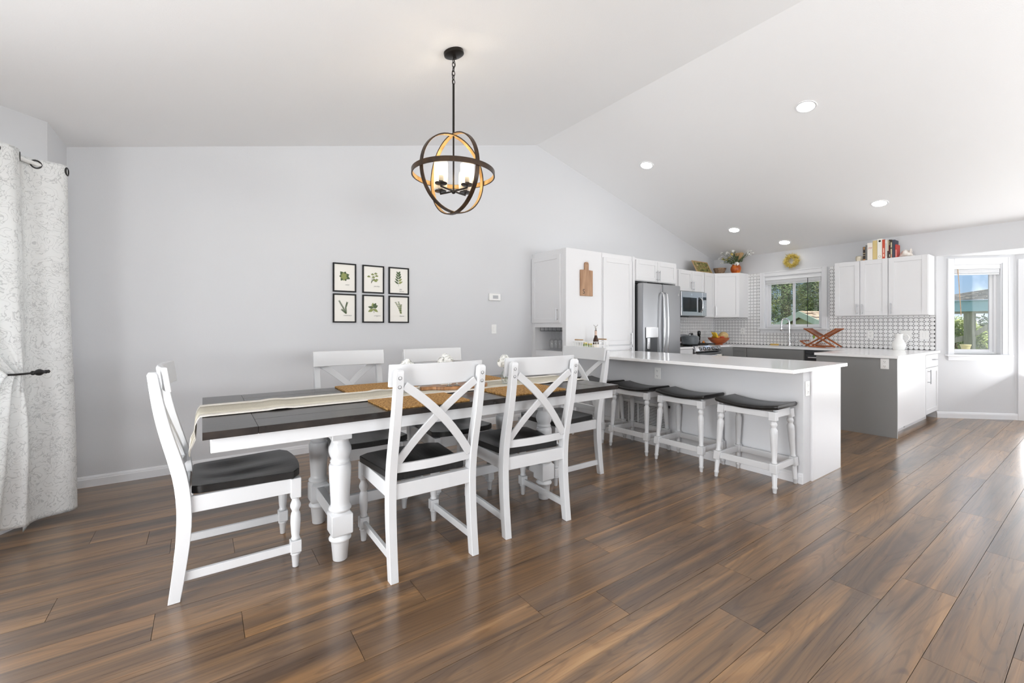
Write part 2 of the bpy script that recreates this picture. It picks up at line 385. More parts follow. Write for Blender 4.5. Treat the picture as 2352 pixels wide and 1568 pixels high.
def textmesh(body, size, m, name, parent, matrix, shear=0, off=(0, 0, 0), align='LEFT', ext=.0006):
    cu = bpy.data.curves.new(name, 'FONT'); cu.body = body; cu.size = size; cu.shear = shear; cu.extrude = ext; cu.align_x = align; cu.resolution_u = 3
    to = bpy.data.objects.new(name, cu); COL.objects.link(to)
    me = bpy.data.meshes.new_from_object(to.evaluated_get(bpy.context.evaluated_depsgraph_get()))
    bpy.data.objects.remove(to); bpy.data.curves.remove(cu)
    me.transform(matrix); me.name = name; me.materials.clear(); me.materials.append(M[m])
    o = bpy.data.objects.new(name, me); COL.objects.link(o); o.parent = parent
    return o
def interp(tab, x):
    for (a, b), (c, d) in zip(tab, tab[1:]):
        if x <= c: return b + (d - b) * max(0, min(1, (x - a) / (c - a)))
    return tab[-1][1]
def spline(pts, n):
    """Catmull-Rom through 3-D points"""
    P = [Vector(p) for p in pts]; P = [P[0] * 2 - P[1]] + P + [P[-1] * 2 - P[-2]]; out = []
    m = len(P) - 3
    for k in range(n + 1):
        t = k / n * m; i = min(int(t), m - 1); t -= i; a, b, c, d = P[i:i + 4]
        out.append(.5 * ((2 * b) + (c - a) * t + (2 * a - 5 * b + 4 * c - d) * t * t + (3 * b - 3 * c + d - a) * t ** 3))
    return out

# ------------------------------------------------------------------ the room
GW, SX, LX = 4.67, 8.2, -.85
zL = lambda x: 2.618 + .245 * (x + .845)
zR = lambda x: 3.741 - .2667 * (x - 3.738)
zT = lambda x: zL(x) if x <= 3.738 else zR(x)
C0 = Vector((LX, 4.17, 0)); BU = Vector((-.5, -.8660254, 0)); BN = Vector((.8660254, -.5, 0))     # left bay wall
A0 = Vector((SX, 1.48, 0)); DU = Vector((.7071068, -.7071068, 0)); DN = Vector((-.7071068, -.7071068, 0))   # nook wall

def gable(m, x0, x1, y0, y1, z0, z1=None):
    """piece of a gable wall between two x, its top following the vault unless z1 is given"""
    xs = [x0] + ([3.738] if x0 < 3.738 < x1 and z1 is None else []) + [x1]
    poly = [(x0, z0), (x1, z0)] + [(x, zT(x) if z1 is None else z1) for x in reversed(xs)]
    m.prism(poly, y0, y1, 'y')
m = MB(); gable(m, -.97, 8.32, GW, GW + .12, 0)
wall_back = struct(m.build('wall_back', 'wall_paint', smooth=0), 'pale grey gable wall behind the dining table')
m = MB(); m.prism([(-1.52, zL(-1.52)), (3.738, 3.741), (3.738, 3.86), (-1.52, zL(-1.52) + .12)], -3.32, GW + .12, 'y')
struct(m.build('ceiling', 'ceiling_paint', smooth=0), 'white left slope of the vaulted ceiling')
m = MB(); m.prism([(3.738, 3.741), (8.32, zR(8.32)), (8.32, zR(8.32) + .12), (3.738, 3.86)], -3.32, GW + .12, 'y')
struct(m.build('ceiling', 'ceiling_paint', smooth=0), 'white right slope of the vaulted ceiling with recessed lights')
m = MB(); m.prism([(-.97, 0), (LX, 0), (LX, zL(LX)), (-.97, zL(-.97))], 4.17, GW, 'y')
struct(m.build('wall_left', 'wall_paint', smooth=0), 'short pale side wall beside the curtain')
# bay wall with window opening a .16-.96, z .5-2.08
fr = (C0, BU, BN); m = MB()
m.fbox(fr, 0, .16, 0, 2.08, -.12, 0).fbox(fr, .96, 1.1, 0, 2.08, -.12, 0).fbox(fr, .16, .96, 0, .5, -.12, 0)
vs = []
for a in (0, 1.1):
    for c in (-.12, 0):
        p = C0 + BU * a + BN * c; vs += [(p.x, p.y, 2.08), (p.x, p.y, zL(p.x))]
m.add(vs, [(0, 1, 3, 2), (4, 6, 7, 5), (0, 4, 5, 1), (2, 3, 7, 6), (0, 2, 6, 4), (1, 5, 7, 3)])
struct(m.build('wall_bay', 'wall_paint', smooth=0), 'angled pale wall behind the floral curtain')
# rear parts of the room, behind the camera
m = MB(); X0, X1 = -1.52, -1.4
for y0, y1, z0, z1 in ((-3.32, .25, 0, None), (2.25, 3.28, 0, None), (.25, 2.25, 2.1, None)):
    m.prism([(X0, z0), (X1, z0), (X1, zL(X1)), (X0, zL(X0))], y0, y1, 'y')
struct(m.build('wall_side', 'wall_paint', smooth=0), 'side wall with the added, unseen patio door')
m = MB()
for x0, x1 in ((-1.52, -.2), (2.2, 4.0), (6.4, 8.32)): gable(m, x0, x1, -3.32, -3.2, 0)
for x0, x1 in ((-.2, 2.2), (4.0, 6.4)):
    gable(m, x0, x1, -3.32, -3.2, 0, .8); gable(m, x0, x1, -3.32, -3.2, 2.3)
struct(m.build('wall_front', 'wall_paint', smooth=0), 'gable wall behind the viewer with added, unseen windows')
# sink wall, window opening y 2.83-3.72, z 1.22-2.135
m = MB(); zt = zR(SX)
for y0, y1, z0, z1 in ((1.48, 2.83, 0, zt), (3.72, GW, 0, zt), (2.83, 3.72, 0, 1.22), (2.83, 3.72, 2.135, zt), (-.95, 1.48, 2.21, zt), (-3.2, -.95, 0, zt)):
    m.box(SX, SX + .12, y0, y1, z0, z1)
wall_right = struct(m.build('wall_right', 'wall_paint', smooth=0), 'pale sink wall with tiled backsplash')
# breakfast nook: slanted wall with window, door wall, low ceiling
fr = (A0, DU, DN); m = MB()
for a0, a1, z0, z1 in ((0, .2, 0, 2.21), (.765, .914, 0, 2.21), (.2, .765, 0, .87), (.2, .765, 2.1, 2.21)): m.fbox(fr, a0, a1, z0, z1, -.12, 0)
struct(m.build('wall_nook', 'wall_paint', smooth=0), 'slanted white nook wall with a small window')
m = MB(); m.box(8.846, 8.966, .74, .834, 0, 2.21).box(8.846, 8.966, -.95, .74, 2.08, 2.21).box(8.2, 8.966, -1.07, -.95, 0, 2.21)
struct(m.build('wall_nook', 'wall_paint', smooth=0), 'narrow wall beside the nook door')
m = MB(); m.prism([(8.32, 1.6), (8.4, 1.6), (9.05, .95), (9.05, -1.07), (8.32, -1.07)], 2.21, 2.33)
struct(m.build('ceiling', 'ceiling_paint', smooth=0), 'low white soffit over the nook')

# floor: every plank its own piece
m = MB(); m.box(-1.52, 9.05, -3.32, GW + .1, -.06, -.0125)
floor = struct(m.build('floor', 'floor_base', smooth=0), 'brown wood-look plank floor')
PL = 1.335
phase = {2.34: -.17, 2.14: .137, 1.74: .494, 1.94: .83, 2.74: -.546, 2.54: .497, 2.94: .142, 3.14: -.151, 3.54: -.534, 1.34: 1.511, 1.54: 1.197, .94: 1.869, 1.14: 2.212, .74: 2.527, .54: 2.832, .34: 2.214}
def plank_mesh(l):
    b = MB(); b.box(0, l, -.0991, .0991, -.0122, 0); return b.mesh('plank', 'floor_laminate', smooth=0)
pm = plank_mesh(PL - .0018)
rnd = random.Random(3)
rest = MB()
for k in range(-17, 24):
    yc = round(.04 + .2 * k + .1, 2); y1 = min(yc + .1, GW)
    x = phase.get(yc, rnd.uniform(0, PL)); x -= math.ceil((x + 1.5) / PL) * PL
    while x < 8.97:
        a, b = max(x, -1.5), min(x + PL, 8.97)
        if b - a > .02:
            if yc < -.5: rest.box(a + .001, b - .001, yc - .099, yc + .099, -.0122, 0)
            else:
                o = bpy.data.objects.new('plank', pm if b - a > PL - .001 else plank_mesh(b - a - .0018)); COL.objects.link(o)
                o.parent = floor; o.location = (a + .0005, yc, 0)
        x += PL
o = rest.build('plank_field', 'floor_laminate', floor, smooth=0); o['kind'] = 'stuff'

# baseboards
def board(name, fr, a0, a1, label):
    O, u, n = (Vector(q) for q in fr); b = MB()
    prof = [(0, 0), (.014, 0), (.014, .058), (.011, .064), (.011, .07), (.005, .082), (0, .084)]
    b.sweep([[O + u * a + n * c + Vector((0, 0, z)) for c, z in prof] for a in (a0, a1)])
    return struct(b.build(name, 'trim_white', smooth=0), label)
board('baseboard_back', ((0, GW, 0), (1, 0, 0), (0, -1, 0)), LX, 3.655, 'white moulded baseboard along the gable wall')
board('baseboard_left', ((LX, 0, 0), (0, 1, 0), (1, 0, 0)), 4.17, GW, 'white baseboard on the short side wall')
board('baseboard_bay', (C0, BU, BN), 0, 1.1, 'white baseboard under the floral curtain')
board('baseboard_nook', (A0, DU, DN), 0, .914, 'white baseboard below the nook window')
board('baseboard_nook', ((8.846, 0, 0), (0, 1, 0), (-1, 0, 0)), .79, .834, 'short baseboard beside the nook door')

# windows and doors
def window(name, fr, w, z0, z1, label, split=False, casing=True, sashw=.035):
    O = Vector(fr[0]); t = thing(name, label, '', (O.x, O.y, z0)); del t['category']; struct(t)
    B = lambda *a: MB(t).fbox(fr, *a)
    if casing:
        for a0, a1, b0, b1 in ((-.075, 0, z0, z1 + .075), (w, w + .075, z0, z1 + .075), (0, w, z1, z1 + .075)):
            c = B(a0, a1, b0, b1, .001, .017)
            if a1 - a0 < .08: c.fbox(fr, a0 if a0 < 0 else a1 - .016, a0 + .016 if a0 < 0 else a1, b0, b1, .017, .024)
            else: c.fbox(fr, a0, a1, b1 - .016, b1, .017, .024)
            c.build('casing', 'trim_white', t, bevel=.003)
        B(-.1, w + .1, z0 - .026, z0, -.1, .05).build('sill', 'trim_white', t, bevel=.004)
        B(-.068, w + .068, z0 - .085, z0 - .026, .001, .016).build('apron', 'trim_white', t, bevel=.003)
    j = B(0, .012, z0, z1, -.118, 0); j.fbox(fr, w - .012, w, z0, z1, -.118, 0); j.fbox(fr, .012, w - .012, z1 - .012, z1, -.118, 0)
    j.build('jamb', 'trim_white', t)
    f = MB(t); fw = .03
    for a0, a1, b0, b1 in ((.012, .012 + fw, z0, z1 - .012), (w - .012 - fw, w - .012, z0, z1 - .012), (.012 + fw, w - .012 - fw, z0, z0 + fw), (.012 + fw, w - .012 - fw, z1 - .012 - fw, z1 - .012)):
        f.fbox(fr, a0, a1, b0, b1, -.115, -.06)
    f.build('frame', 'trim_white', t, bevel=.002)
    a0, a1 = .012 + fw, w - .012 - fw; b0, b1 = z0 + fw, z1 - .012 - fw
    parts = [(a0, a1, -.095)] if not split else [(a0, (a0 + a1) / 2 + .02, -.08), ((a0 + a1) / 2 - .02, a1, -.104)]
    for p0, p1, c in parts:
        s = MB(t); q = sashw
        for e in ((p0, p0 + q, b0, b1), (p1 - q, p1, b0, b1), (p0 + q, p1 - q, b0, b0 + q), (p0 + q, p1 - q, b1 - q, b1)): s.fbox(fr, *e, c - .011, c + .011)
        so = s.build('sash', 'trim_white', t, bevel=.002)
        MB(t).fbox(fr, p0 + q, p1 - q, b0 + q, b1 - q, c - .002, c + .002).build('pane', 'pane', so)
    return t
W1 = ((SX, 3.72, 0), (0, -1, 0), (-1, 0, 0))
window('window_1', W1, .89, 1.22, 2.135, 'white sliding window above the kitchen sink', split=True)
W2 = (A0 + DU * .2, DU, DN)
window('window_2', W2, .565, .87, 2.1, 'white single window in the slanted nook wall')
W3 = (C0 + BU * .16, BU, BN)
window('window_3', W3, .8, .5, 2.08, 'bay window behind the floral curtain')
window('window_4', ((2.2, -3.2, 0), (-1, 0, 0), (0, 1, 0)), 2.4, .8, 2.3, 'unseen wide rear window added to admit fill light', split=True)  # rear windows added out of view for the fill lamps
window('window_5', ((6.4, -3.2, 0), (-1, 0, 0), (0, 1, 0)), 2.4, .8, 2.3, 'second unseen wide rear window added to admit fill light', split=True)
def glass_door(name, fr, w, h, label):
    t = window(name, fr, w, .0, h, label, split=True, casing=False, sashw=.09)
    c = MB(t); c.fbox(fr, -.065, 0, 0, h + .065, .001, .018).fbox(fr, w, w + .065, 0, h + .065, .001, .018).fbox(fr, 0, w, h, h + .065, .001, .018)
    c.build('casing', 'trim_white', t, bevel=.004)
glass_door('door_1', ((8.846, .74, 0), (0, -1, 0), (-1, 0, 0)), 1.69, 2.08, 'white glass door of the breakfast nook')
glass_door('door_2', ((-1.4, .25, 0), (0, 1, 0), (1, 0, 0)), 2.0, 2.1, 'unseen white glass patio door added to admit fill light')  # unseen door added on the left for its light

# pony wall of the peninsula with baseboard and return air grille
m = MB(); m.box(3.87, 4.0, 1.465, 3.985, 0, .889)
struct(m.build('wall_peninsula', 'wall_paint', smooth=0), 'low grey half wall under the breakfast bar')
board('baseboard_peninsula', ((3.87, 0, 0), (0, 1, 0), (-1, 0, 0)), 1.465, 3.985, 'white baseboard behind the bar stools')

# tiled backsplash: octagons and dots set in dark grout
TP = .0562
def octo_mesh():
    h, c, t = TP / 2 - .0019, .0155, .004
    p = [(-h + c, -h), (h - c, -h), (h, -h + c), (h, h - c), (h - c, h), (-h + c, h), (-h, h - c), (-h, -h + c)]
    b = MB(); b.prism(p, 0, t); return b.mesh('tile', 'tile_glaze', bevel=.0012, smooth=0)
TM = octo_mesh()
def backsplash(wall, label, origin, u, n, w, holes, top, cap):
    """u across, n into the room; holes: forbidden (a0,a1,z0,z1); top(a) = highest z at a"""
    O, u, n = Vector(origin), Vector(u), Vector(n); fr = (O, u, n); z0 = .921
    tiles = []
    g = MB()
    na = int(w / TP)
    for i in range(na + 1):
        a0, a1 = i * TP, min((i + 1) * TP, w)
        if a1 - a0 < .01: continue
        j = 0
        segs = []
        while z0 + j * TP < top((a0 + a1) / 2) - .004:
            b0, b1 = z0 + j * TP, min(z0 + (j + 1) * TP, top((a0 + a1) / 2)); am, bm_ = (a0 + a1) / 2, (b0 + b1) / 2
            if not any(h0 < am < h1 and k0 < bm_ < k1 for h0, h1, k0, k1 in holes):
                segs.append((b0, b1)); tiles.append((a0, a1, b0, b1, i, j))
            j += 1
        for b0, b1 in segs: g.fbox(fr, a0, a1, b0, b1, .0005, .003)
    part = g.build('backsplash', 'grout', wall, smooth=0, label=label)
    part.location = (0, 0, 0)
    rot = Matrix((u, Vector((0, 0, 1)), n)).transposed().to_3x3() if u.cross(Vector((0, 0, 1))).dot(n) > 0 else Matrix((-u, Vector((0, 0, 1)), n)).transposed().to_3x3()
    eul = rot.to_euler()
    tiles.sort(key=lambda q: (O + u * (q[0] + q[1]) / 2).length)
    rest = MB(); dots = MB(); cnt = 0
    for a0, a1, b0, b1, i, j in tiles:
        full = a1 - a0 > TP - .001 and b1 - b0 > TP - .001
        P = O + u * (a0 + a1) / 2 + Vector((0, 0, (b0 + b1) / 2)) + n * .003
        if full and cnt < cap:
            o = bpy.data.objects.new('tile', TM); COL.objects.link(o); o.parent = part; o.location = P; o.rotation_euler = eul; cnt += 1
        elif full:
            h, c = TP / 2 - .0019, .0155
            p = [(-h + c, -h), (h - c, -h), (h, -h + c), (h, h - c), (h - c, h), (-h + c, h), (-h, h - c), (-h, -h + c)]
            rest.add([P + u * x + Vector((0, 0, y)) + n * c_ for c_ in (0, .004) for x, y in p], [tuple(range(8, 16))] + [(k, (k + 1) % 8, 8 + (k + 1) % 8, 8 + k) for k in range(8)])
        else:
            rest.fbox(fr, a0 + .002, a1 - .002, b0 + .002, b1 - .002, .003, .007)
        if full:
            Q = P + u * TP / 2 + Vector((0, 0, TP / 2)); d = .012
            dots.add([Q + u * x + Vector((0, 0, y)) + n * c_ for c_ in (0, .004) for x, y in ((d, 0), (0, d), (-d, 0), (0, -d))], [(4, 5, 6, 7), (0, 1, 5, 4), (1, 2, 6, 5), (2, 3, 7, 6), (3, 0, 4, 7)])
    if rest.v: o = rest.build('tile_field', 'tile_glaze', part, smooth=0); o['kind'] = 'stuff'
    o = dots.build('tile_dots', 'tile_glaze', part, smooth=0); o['kind'] = 'stuff'
# sink wall: a runs from y=1.49 to the corner
def top_r(a):
    y = 1.49 + a
    return 2.21 if 2.55 < y < 4.0 else 1.405
backsplash(wall_right, 'white octagon and dot tiles in grey grout', (SX, 1.49, 0), (0, 1, 0), (-1, 0, 0), GW - 1.49 - .004, [(1.235, 2.315, 1.13, 2.3)], top_r, 300)
backsplash(wall_back, 'white octagon tiles behind the range', (5.95, GW, 0), (1, 0, 0), (0, -1, 0), SX - 5.95 - .01, [], lambda a: 1.42, 60)

# ------------------------------------------------------------------ dining chairs
POST = [(0, -.2775), (.16, -.2555), (.33, -.2385), (.485, -.242), (.61, -.2635), (.75, -.3045), (.9, -.3355), (1.05, -.356)]
HALF = [(0, .023), (.33, .0285), (.61, .0275), (.9, .022), (1.05, .018)]
def sm(tab, z):          # smoothed table lookup
    return sum(interp(tab, z + d) for d in (-.08, -.04, 0, .04, .08)) / 5 if .08 < z < .97 else interp(tab, z)
def seat_mesh(b, x0, x1, wr, wf, z0, z1, dip, n=18):
    def wid(u):
        w = wr + (wf - wr) * u
        if u > .86: w -= .06 * ((u - .86) / .14) ** 2.4
        if u < .06: w -= .012 * (1 - u / .06) ** 2
        return w
    top = []; bot = []
    for i in range(n + 1):
        u = i / n; x = x0 + (x1 - x0) * u
        for j in range(n + 1):
            v = -1 + 2 * j / n; y = v * wid(u); x_ = x - (.018 * v * v if u > .9 else 0)
            e = min(1, (1 - abs(v)) / .16) * min(1, u / .12) * min(1, (1 - u) / .1)
            lobe = math.exp(-((v - .42) / .34) ** 2 - ((u - .42) / .36) ** 2) + math.exp(-((v + .42) / .34) ** 2 - ((u - .42) / .36) ** 2)
            back = .5 * math.exp(-(v / .6) ** 2 - ((u - .25) / .2) ** 2)
            top.append((x_, y, z1 - dip * e * min(1.25, lobe + back))); bot.append((x_, y, z0))
    k = n + 1; N = k * k
    f = [(i * k + j, (i + 1) * k + j, (i + 1) * k + j + 1, i * k + j + 1) for i in range(n) for j in range(n)]
    f += [(N + i * k + j, N + i * k + j + 1, N + (i + 1) * k + j + 1, N + (i + 1) * k + j) for i in range(n) for j in range(n)]
    rim = [j for j in range(k)] + [i * k + n for i in range(1, k)] + [n * k + j for j in range(n - 1, -1, -1)] + [i * k for i in range(n - 1, 0, -1)]
    f += [(rim[q], rim[(q + 1) % len(rim)], N + rim[(q + 1) % len(rim)], N + rim[q]) for q in range(len(rim))]
    b.add(top + bot, f)
def lath(b, y0, z0, y1, z1, w, th, bow, xoff, n=12):
    """curved flat slat of an X back, following the lean of the posts"""
    secs = []; d = Vector((y1 - y0, z1 - z0)); L = d.length; t = d / L; nn = Vector((-t.y, t.x)); nn = nn if nn.y > 0 else -nn
    pts = [Vector((y0, z0)) + d * (k / n) + nn * bow * 4 * (k / n) * (1 - k / n) for k in range(n + 1)]
    for k, p in enumerate(pts):
        q = (pts[min(k + 1, n)] - pts[max(k - 1, 0)]).normalized(); m = Vector((-q.y, q.x)) * w / 2
        sec = []
        for s_, c in ((-1, -th / 2), (1, -th / 2), (1, th / 2), (-1, th / 2)):
            y, z = p + m * s_; sec.append((sm(POST, z) + xoff + c, y, z))
        secs.append(sec)
    b.sweep(secs)
def make_chair():
    t = thing('dining_chair', '', 'chair')
    for s in (-1, 1):                                   # rear legs run up into the back posts
        b = MB(); zs = [k * 1.035 / 22 for k in range(23)]
        y0, y1 = s * .207, s * .248
        secs = [[(sm(POST, z) - interp(HALF, z), y0, z), (sm(POST, z) + interp(HALF, z), y0, z), (sm(POST, z) + interp(HALF, z), y1, z), (sm(POST, z) - interp(HALF, z), y1, z)] for z in zs]
        secs.append([(sm(POST, 1.045) + c, y, 1.047) for c, y in ((-.012, y0 + s * .008), (.012, y0 + s * .008), (.012, y1 - s * .008), (-.012, y1 - s * .008))])
        leg = b.sweep(secs).build('leg', 'paint_chair', t, bevel=.0022)
        for z in (1.005, .962):                         # round plugs on the back of each post
            x = sm(POST, z) - interp(HALF, z); c = MB()
            pts = [(x - .0004, s * .2275 + .008 * math.cos(a), z + .008 * math.sin(a)) for a in [2 * math.pi * q / 14 for q in range(14)]]
            c.tube(pts, .0011, 4, True).build('plug', 'wax_dark', leg)
        b = MB(); x, y = .222, s * .222                 # turned front legs
        b.box(x - .024, x + .024, y - .024, y + .024, .362, .464)
        b.lathe([(.017, .362), (.02, .357), (.0165, .35), (.019, .343), (.0255, .325), (.0255, .313), (.018, .296), (.0165, .288), (.021, .281), (.0235, .268), (.0245, .235), (.021, .18), (.018, .158), (.021, .152), (.022, .148), (.018, .141)], (x, y, 0), 14)
        b.box(x - .0255, x + .0255, y - .0255, y + .0255, .079, .141)
        b.lathe([(.013, 0), (.0145, .003), (.0195, .062), (.024, .068), (.024, .073), (.019, .079)], (x, y, 0), 14)
        b.build('leg', 'paint_chair', t, bevel=.003)
        b = MB(); b.box(-.245, .2, s * .222 - .01, s * .222 + .01, .082, .122); b.build('stretcher', 'paint_chair', t, bevel=.002)
        b = MB(); b.box(-.225, .2, s * .226 - .01, s * .226 + .01, .39, .466); b.build('side_rail', 'paint_chair', t, bevel=.002)
    b = MB(); b.box(.213, .233, -.2, .2, .39, .466); b.build('front_rail', 'paint_chair', t, bevel=.002)
    b = MB(); b.box(-.262, -.225, -.21, .21, .39, .4665); b.build('rear_rail', 'paint_chair', t, bevel=.002)
    b = MB(); seat_mesh(b, -.215, .262, .208, .256, .467, .503, .016); b.build('seat', 'seat_black', t, bevel=.003, seg=2, smooth=28)
    def arc(z0, z1, half, th, x0, bow, n=14):           # curved rail
        b = MB(); secs = []
        for k in range(n + 1):
            v = -1 + 2 * k / n; y = v * half; dx = -bow * (1 - v * v)
            sec = []
            for z, c in ((z0, 0), (z1, 0), (z1, th), (z0, th)): sec.append((x0(z) + dx + c, y, z))
            secs.append(sec)
        return b.sweep(secs)
    arc(.956, 1.066, .258, .02, lambda z: -.336 - (z - 1.0) * .14 + .026, .03).build('crest_rail', 'paint_chair', t, bevel=.003)
    arc(.522, .566, .21, .02, lambda z: -.262, .018).build('lower_rail', 'paint_chair', t, bevel=.002)
    b = MB(); lath(b, -.2, .966, .205, .56, .042, .014, .028, .002); b.build('back_slat', 'paint_chair', t, bevel=.002)
    b = MB(); lath(b, .2, .966, -.205, .56, .042, .014, .028, -.011); b.build('back_slat', 'paint_chair', t, bevel=.002)
    return t
chair = make_chair()
CH = [((.17, 2.72), 0, 'white X-back chair with black seat at the curtain end of the table'),
      ((.985, 2.345), 90, 'white X-back chair seen from behind, nearer the floral curtain'),
      ((1.705, 2.375), 87, 'white X-back chair seen from behind, nearer the bar stools'),
      ((.905, 3.085), -90, 'white X-back chair across the table, under the framed herb prints'),
      ((1.565, 3.03), -90, 'white X-back chair across the table, beside the light switch'),
      ((2.475, 2.80), 180, 'white X-back chair at the table end next to the breakfast bar')]
for i, (p, a, lb) in enumerate(CH):
    o = chair if i == 0 else copy_tree(chair)
    o.location = (*p, 0); o.rotation_euler = (0, 0, R(a)); o['label'] = lb; o['group'] = 'X-back chairs around the dining table'

# ------------------------------------------------------------------ bar stools
def make_stool():
    t = thing('bar_stool', '', 'stool')
    L_, Wd = .49, .34
    zb = lambda y: .598 + .026 * (2 * y / L_) ** 2
    b = MB(); secs = []
    for k in range(17):
        y = -L_ / 2 + L_ * k / 16; z = zb(y)
        secs.append([(-Wd / 2 + .012, y, z), (Wd / 2 - .012, y, z), (Wd / 2, y, z + .012), (Wd / 2, y, z + .026), (Wd / 2 - .02, y, z + .034), (-Wd / 2 + .02, y, z + .034), (-Wd / 2, y, z + .026), (-Wd / 2, y, z + .012)])
    b.sweep(secs).build('seat', 'seat_black', t, bevel=.004, smooth=40)
    tx, ty, bx, by = .135, .2, .177, .228
    P = lambda sx, sy, z: (sx * (bx + (tx - bx) * z / .6), sy * (by + (ty - by) * z / .6), z)
    for sx in (-1, 1):
        for sy in (-1, 1):
            b = MB(); lean = ((tx - bx) / .6 * sx, (ty - by) / .6 * sy); c = (sx * bx, sy * by, 0)
            def block(z0, z1, h):
                p, q = P(sx, sy, z0), P(sx, sy, z1)
                b.sweep([[(a[0] + i * h, a[1] + j * h, a[2]) for i, j in ((-1, -1), (1, -1), (1, 1), (-1, 1))] for a in (p, q)])
            b.lathe([(.013, 0), (.015, .03), (.019, .036), (.019, .044), (.016, .05), (.02, .14), (.017, .147)], c, 14, lean=lean)
            block(.147, .215, .0255)
            b.lathe([(.019, .215), (.022, .222), (.017, .232), (.021, .3), (.0265, .44), (.0265, .462), (.019, .478), (.017, .484), (.025, .5), (.025, .512), (.018, .526), (.02, .535)], c, 14, lean=lean)
            block(.535, .602, .0255)
            b.build('leg', 'paint_chair', t, bevel=.0025)
    for s in (-1, 1):
        p, q = P(s, -1, .18), P(s, 1, .18); b = MB(); b.box(p[0] - .009, p[0] + .009, p[1] + .02, q[1] - .02, .158, .206); b.build('stretcher', 'paint_chair', t, bevel=.002)
        p, q = P(-1, s, .18), P(1, s, .18); b = MB(); b.box(p[0] + .02, q[0] - .02, p[1] - .009, p[1] + .009, .158, .206); b.build('stretcher', 'paint_chair', t, bevel=.002)
        b = MB(); x = s * .137; b.box(x - .009, x + .009, -.19, .19, .552, .6); b.build('apron', 'paint_chair', t, bevel=.002)
        b = MB(); y = s * .203; b.box(-.125, .125, y - .009, y + .009, .552, .612); b.build('apron', 'paint_chair', t, bevel=.002)
    return t
stool = make_stool()
for i, (y, lb) in enumerate([(1.737, 'white bar stool with black saddle seat nearest the open end of the bar'),
                             (2.325, 'white bar stool with black saddle seat, second from the open bar end'),
                             (2.89, 'white bar stool with black seat in front of the air grille'),
                             (3.46, 'white bar stool mostly hidden behind the end chair')]):
    o = stool if i == 0 else copy_tree(stool)
    o.location = (3.664, y, 0); o['label'] = lb; o['group'] = 'bar stools along the half wall'

# ------------------------------------------------------------------ dining table
TX0, TX1, TY0, TY1, TZ = -.005, 2.505, 2.163, 3.232, .818
t = thing('dining_table', 'long farmhouse dining table with dark plank top and white turned legs', 'table', (1.25, 2.697, 0))
for x0, x1 in ((TX0, TX0 + .2), (TX1 - .2, TX1)):
    MB(t).box(x0 + .001, x1 - .001, TY0, TY1, TZ - .032, TZ).build('breadboard_end', 'table_wood', t, bevel=.0012)
nb = 6; wv = (TY1 - TY0) / nb
for k in range(nb):
    MB(t).box(TX0 + .2, TX1 - .2, TY0 + k * wv + .0008, TY0 + (k + 1) * wv - .0008, TZ - .032, TZ - .0004).build('tabletop_board', 'table_wood', t, bevel=.0012)
az0, az1 = .722, TZ - .033
for x0, x1, y0, y1 in ((TX0 + .03, 1.749, TY0 + .028, TY0 + .05), (1.751, TX1 - .03, TY0 + .028, TY0 + .05), (TX0 + .03, 1.749, TY1 - .05, TY1 - .028), (1.751, TX1 - .03, TY1 - .05, TY1 - .028), (TX0 + .03, TX0 + .052, TY0 + .051, TY1 - .051), (TX1 - .052, TX1 - .03, TY0 + .051, TY1 - .051)):
    MB(t).box(x0, x1, y0, y1, az0, az1).build('apron', 'paint_chair', t, bevel=.002)
LEGP = [(.034, 0), (.037, .004), (.046, .1), (.05, .106), (.056, .112), (.058, .12), (.05, .132), (.043, .14)]
UPP = [(.046, .262), (.056, .268), (.059, .277), (.056, .286), (.048, .294), (.0475, .31), (.056, .46), (.057, .5), (.053, .516), (.046, .522), (.052, .53), (.046, .54), (.046, .548), (.053, .562), (.0585, .585), (.057, .603), (.047, .628), (.044, .64), (.05, .65)]
for px in (.6, 2.02):
    for py in (2.44, 2.975):
        b = MB(t); b.lathe(LEGP, (px, py, 0), 20); b.lathe(UPP, (px, py, 0), 20)
        h = .054
        b.sweep([[(px + i * q, py + j * q, z) for i, j in ((-1, -1), (1, -1), (1, 1), (-1, 1))] for z, q in ((.136, .04), (.15, h), (.25, h), (.266, .04))])
        b.box(px - .05, px + .05, py - .05, py + .05, .65, .722)
        b.build('leg', 'paint_chair', t, bevel=.002)
    MB(t).box(px - .022, px + .022, 2.49, 2.925, .165, .24).build('stretcher', 'paint_chair', t, bevel=.003)
    MB(t).box(px - .05, px + .05, TY0 + .052, TY1 - .052, .722, .784).build('cross_beam', 'paint_chair', t, bevel=.002)
MB(t).box(.62, 2.0, 2.69, 2.725, .17, .232).build('stretcher', 'paint_chair', t, bevel=.003)

# ------------------------------------------------------------------ table linen
def cloth_strip(b, y0, y1, z, path, n=3):
    """path: list of (x, z) ; a strip of cloth between y0 and y1"""
    vs = [(x, y0 + (y1 - y0) * j / n, z_ + z) for x, z_ in path for j in range(n + 1)]; k = n + 1
    b.add(vs, [(i * k + j, i * k + j + 1, (i + 1) * k + j + 1, (i + 1) * k + j) for i in range(len(path) - 1) for j in range(n)])
rp = [(-.05, -.15), (-.042, -.135), (-.028, -.1), (-.034, -.065), (-.03, -.035), (-.022, -.012), (-.012, .003)]
rp += [(TX0 + .03 + (TX1 - TX0 - .06) * k / 60, .0035 + (.004 if k % 15 in (7, 8) else 0)) for k in range(61)]
rp += [(TX1 + .006, .003), (TX1 + .016, -.012), (TX1 + .02, -.07), (TX1 + .024, -.13)]
t = thing('table_runner', 'ivory woven table runner with beige centre hanging over both table ends', 'table runner', (1.25, 2.71, TZ))
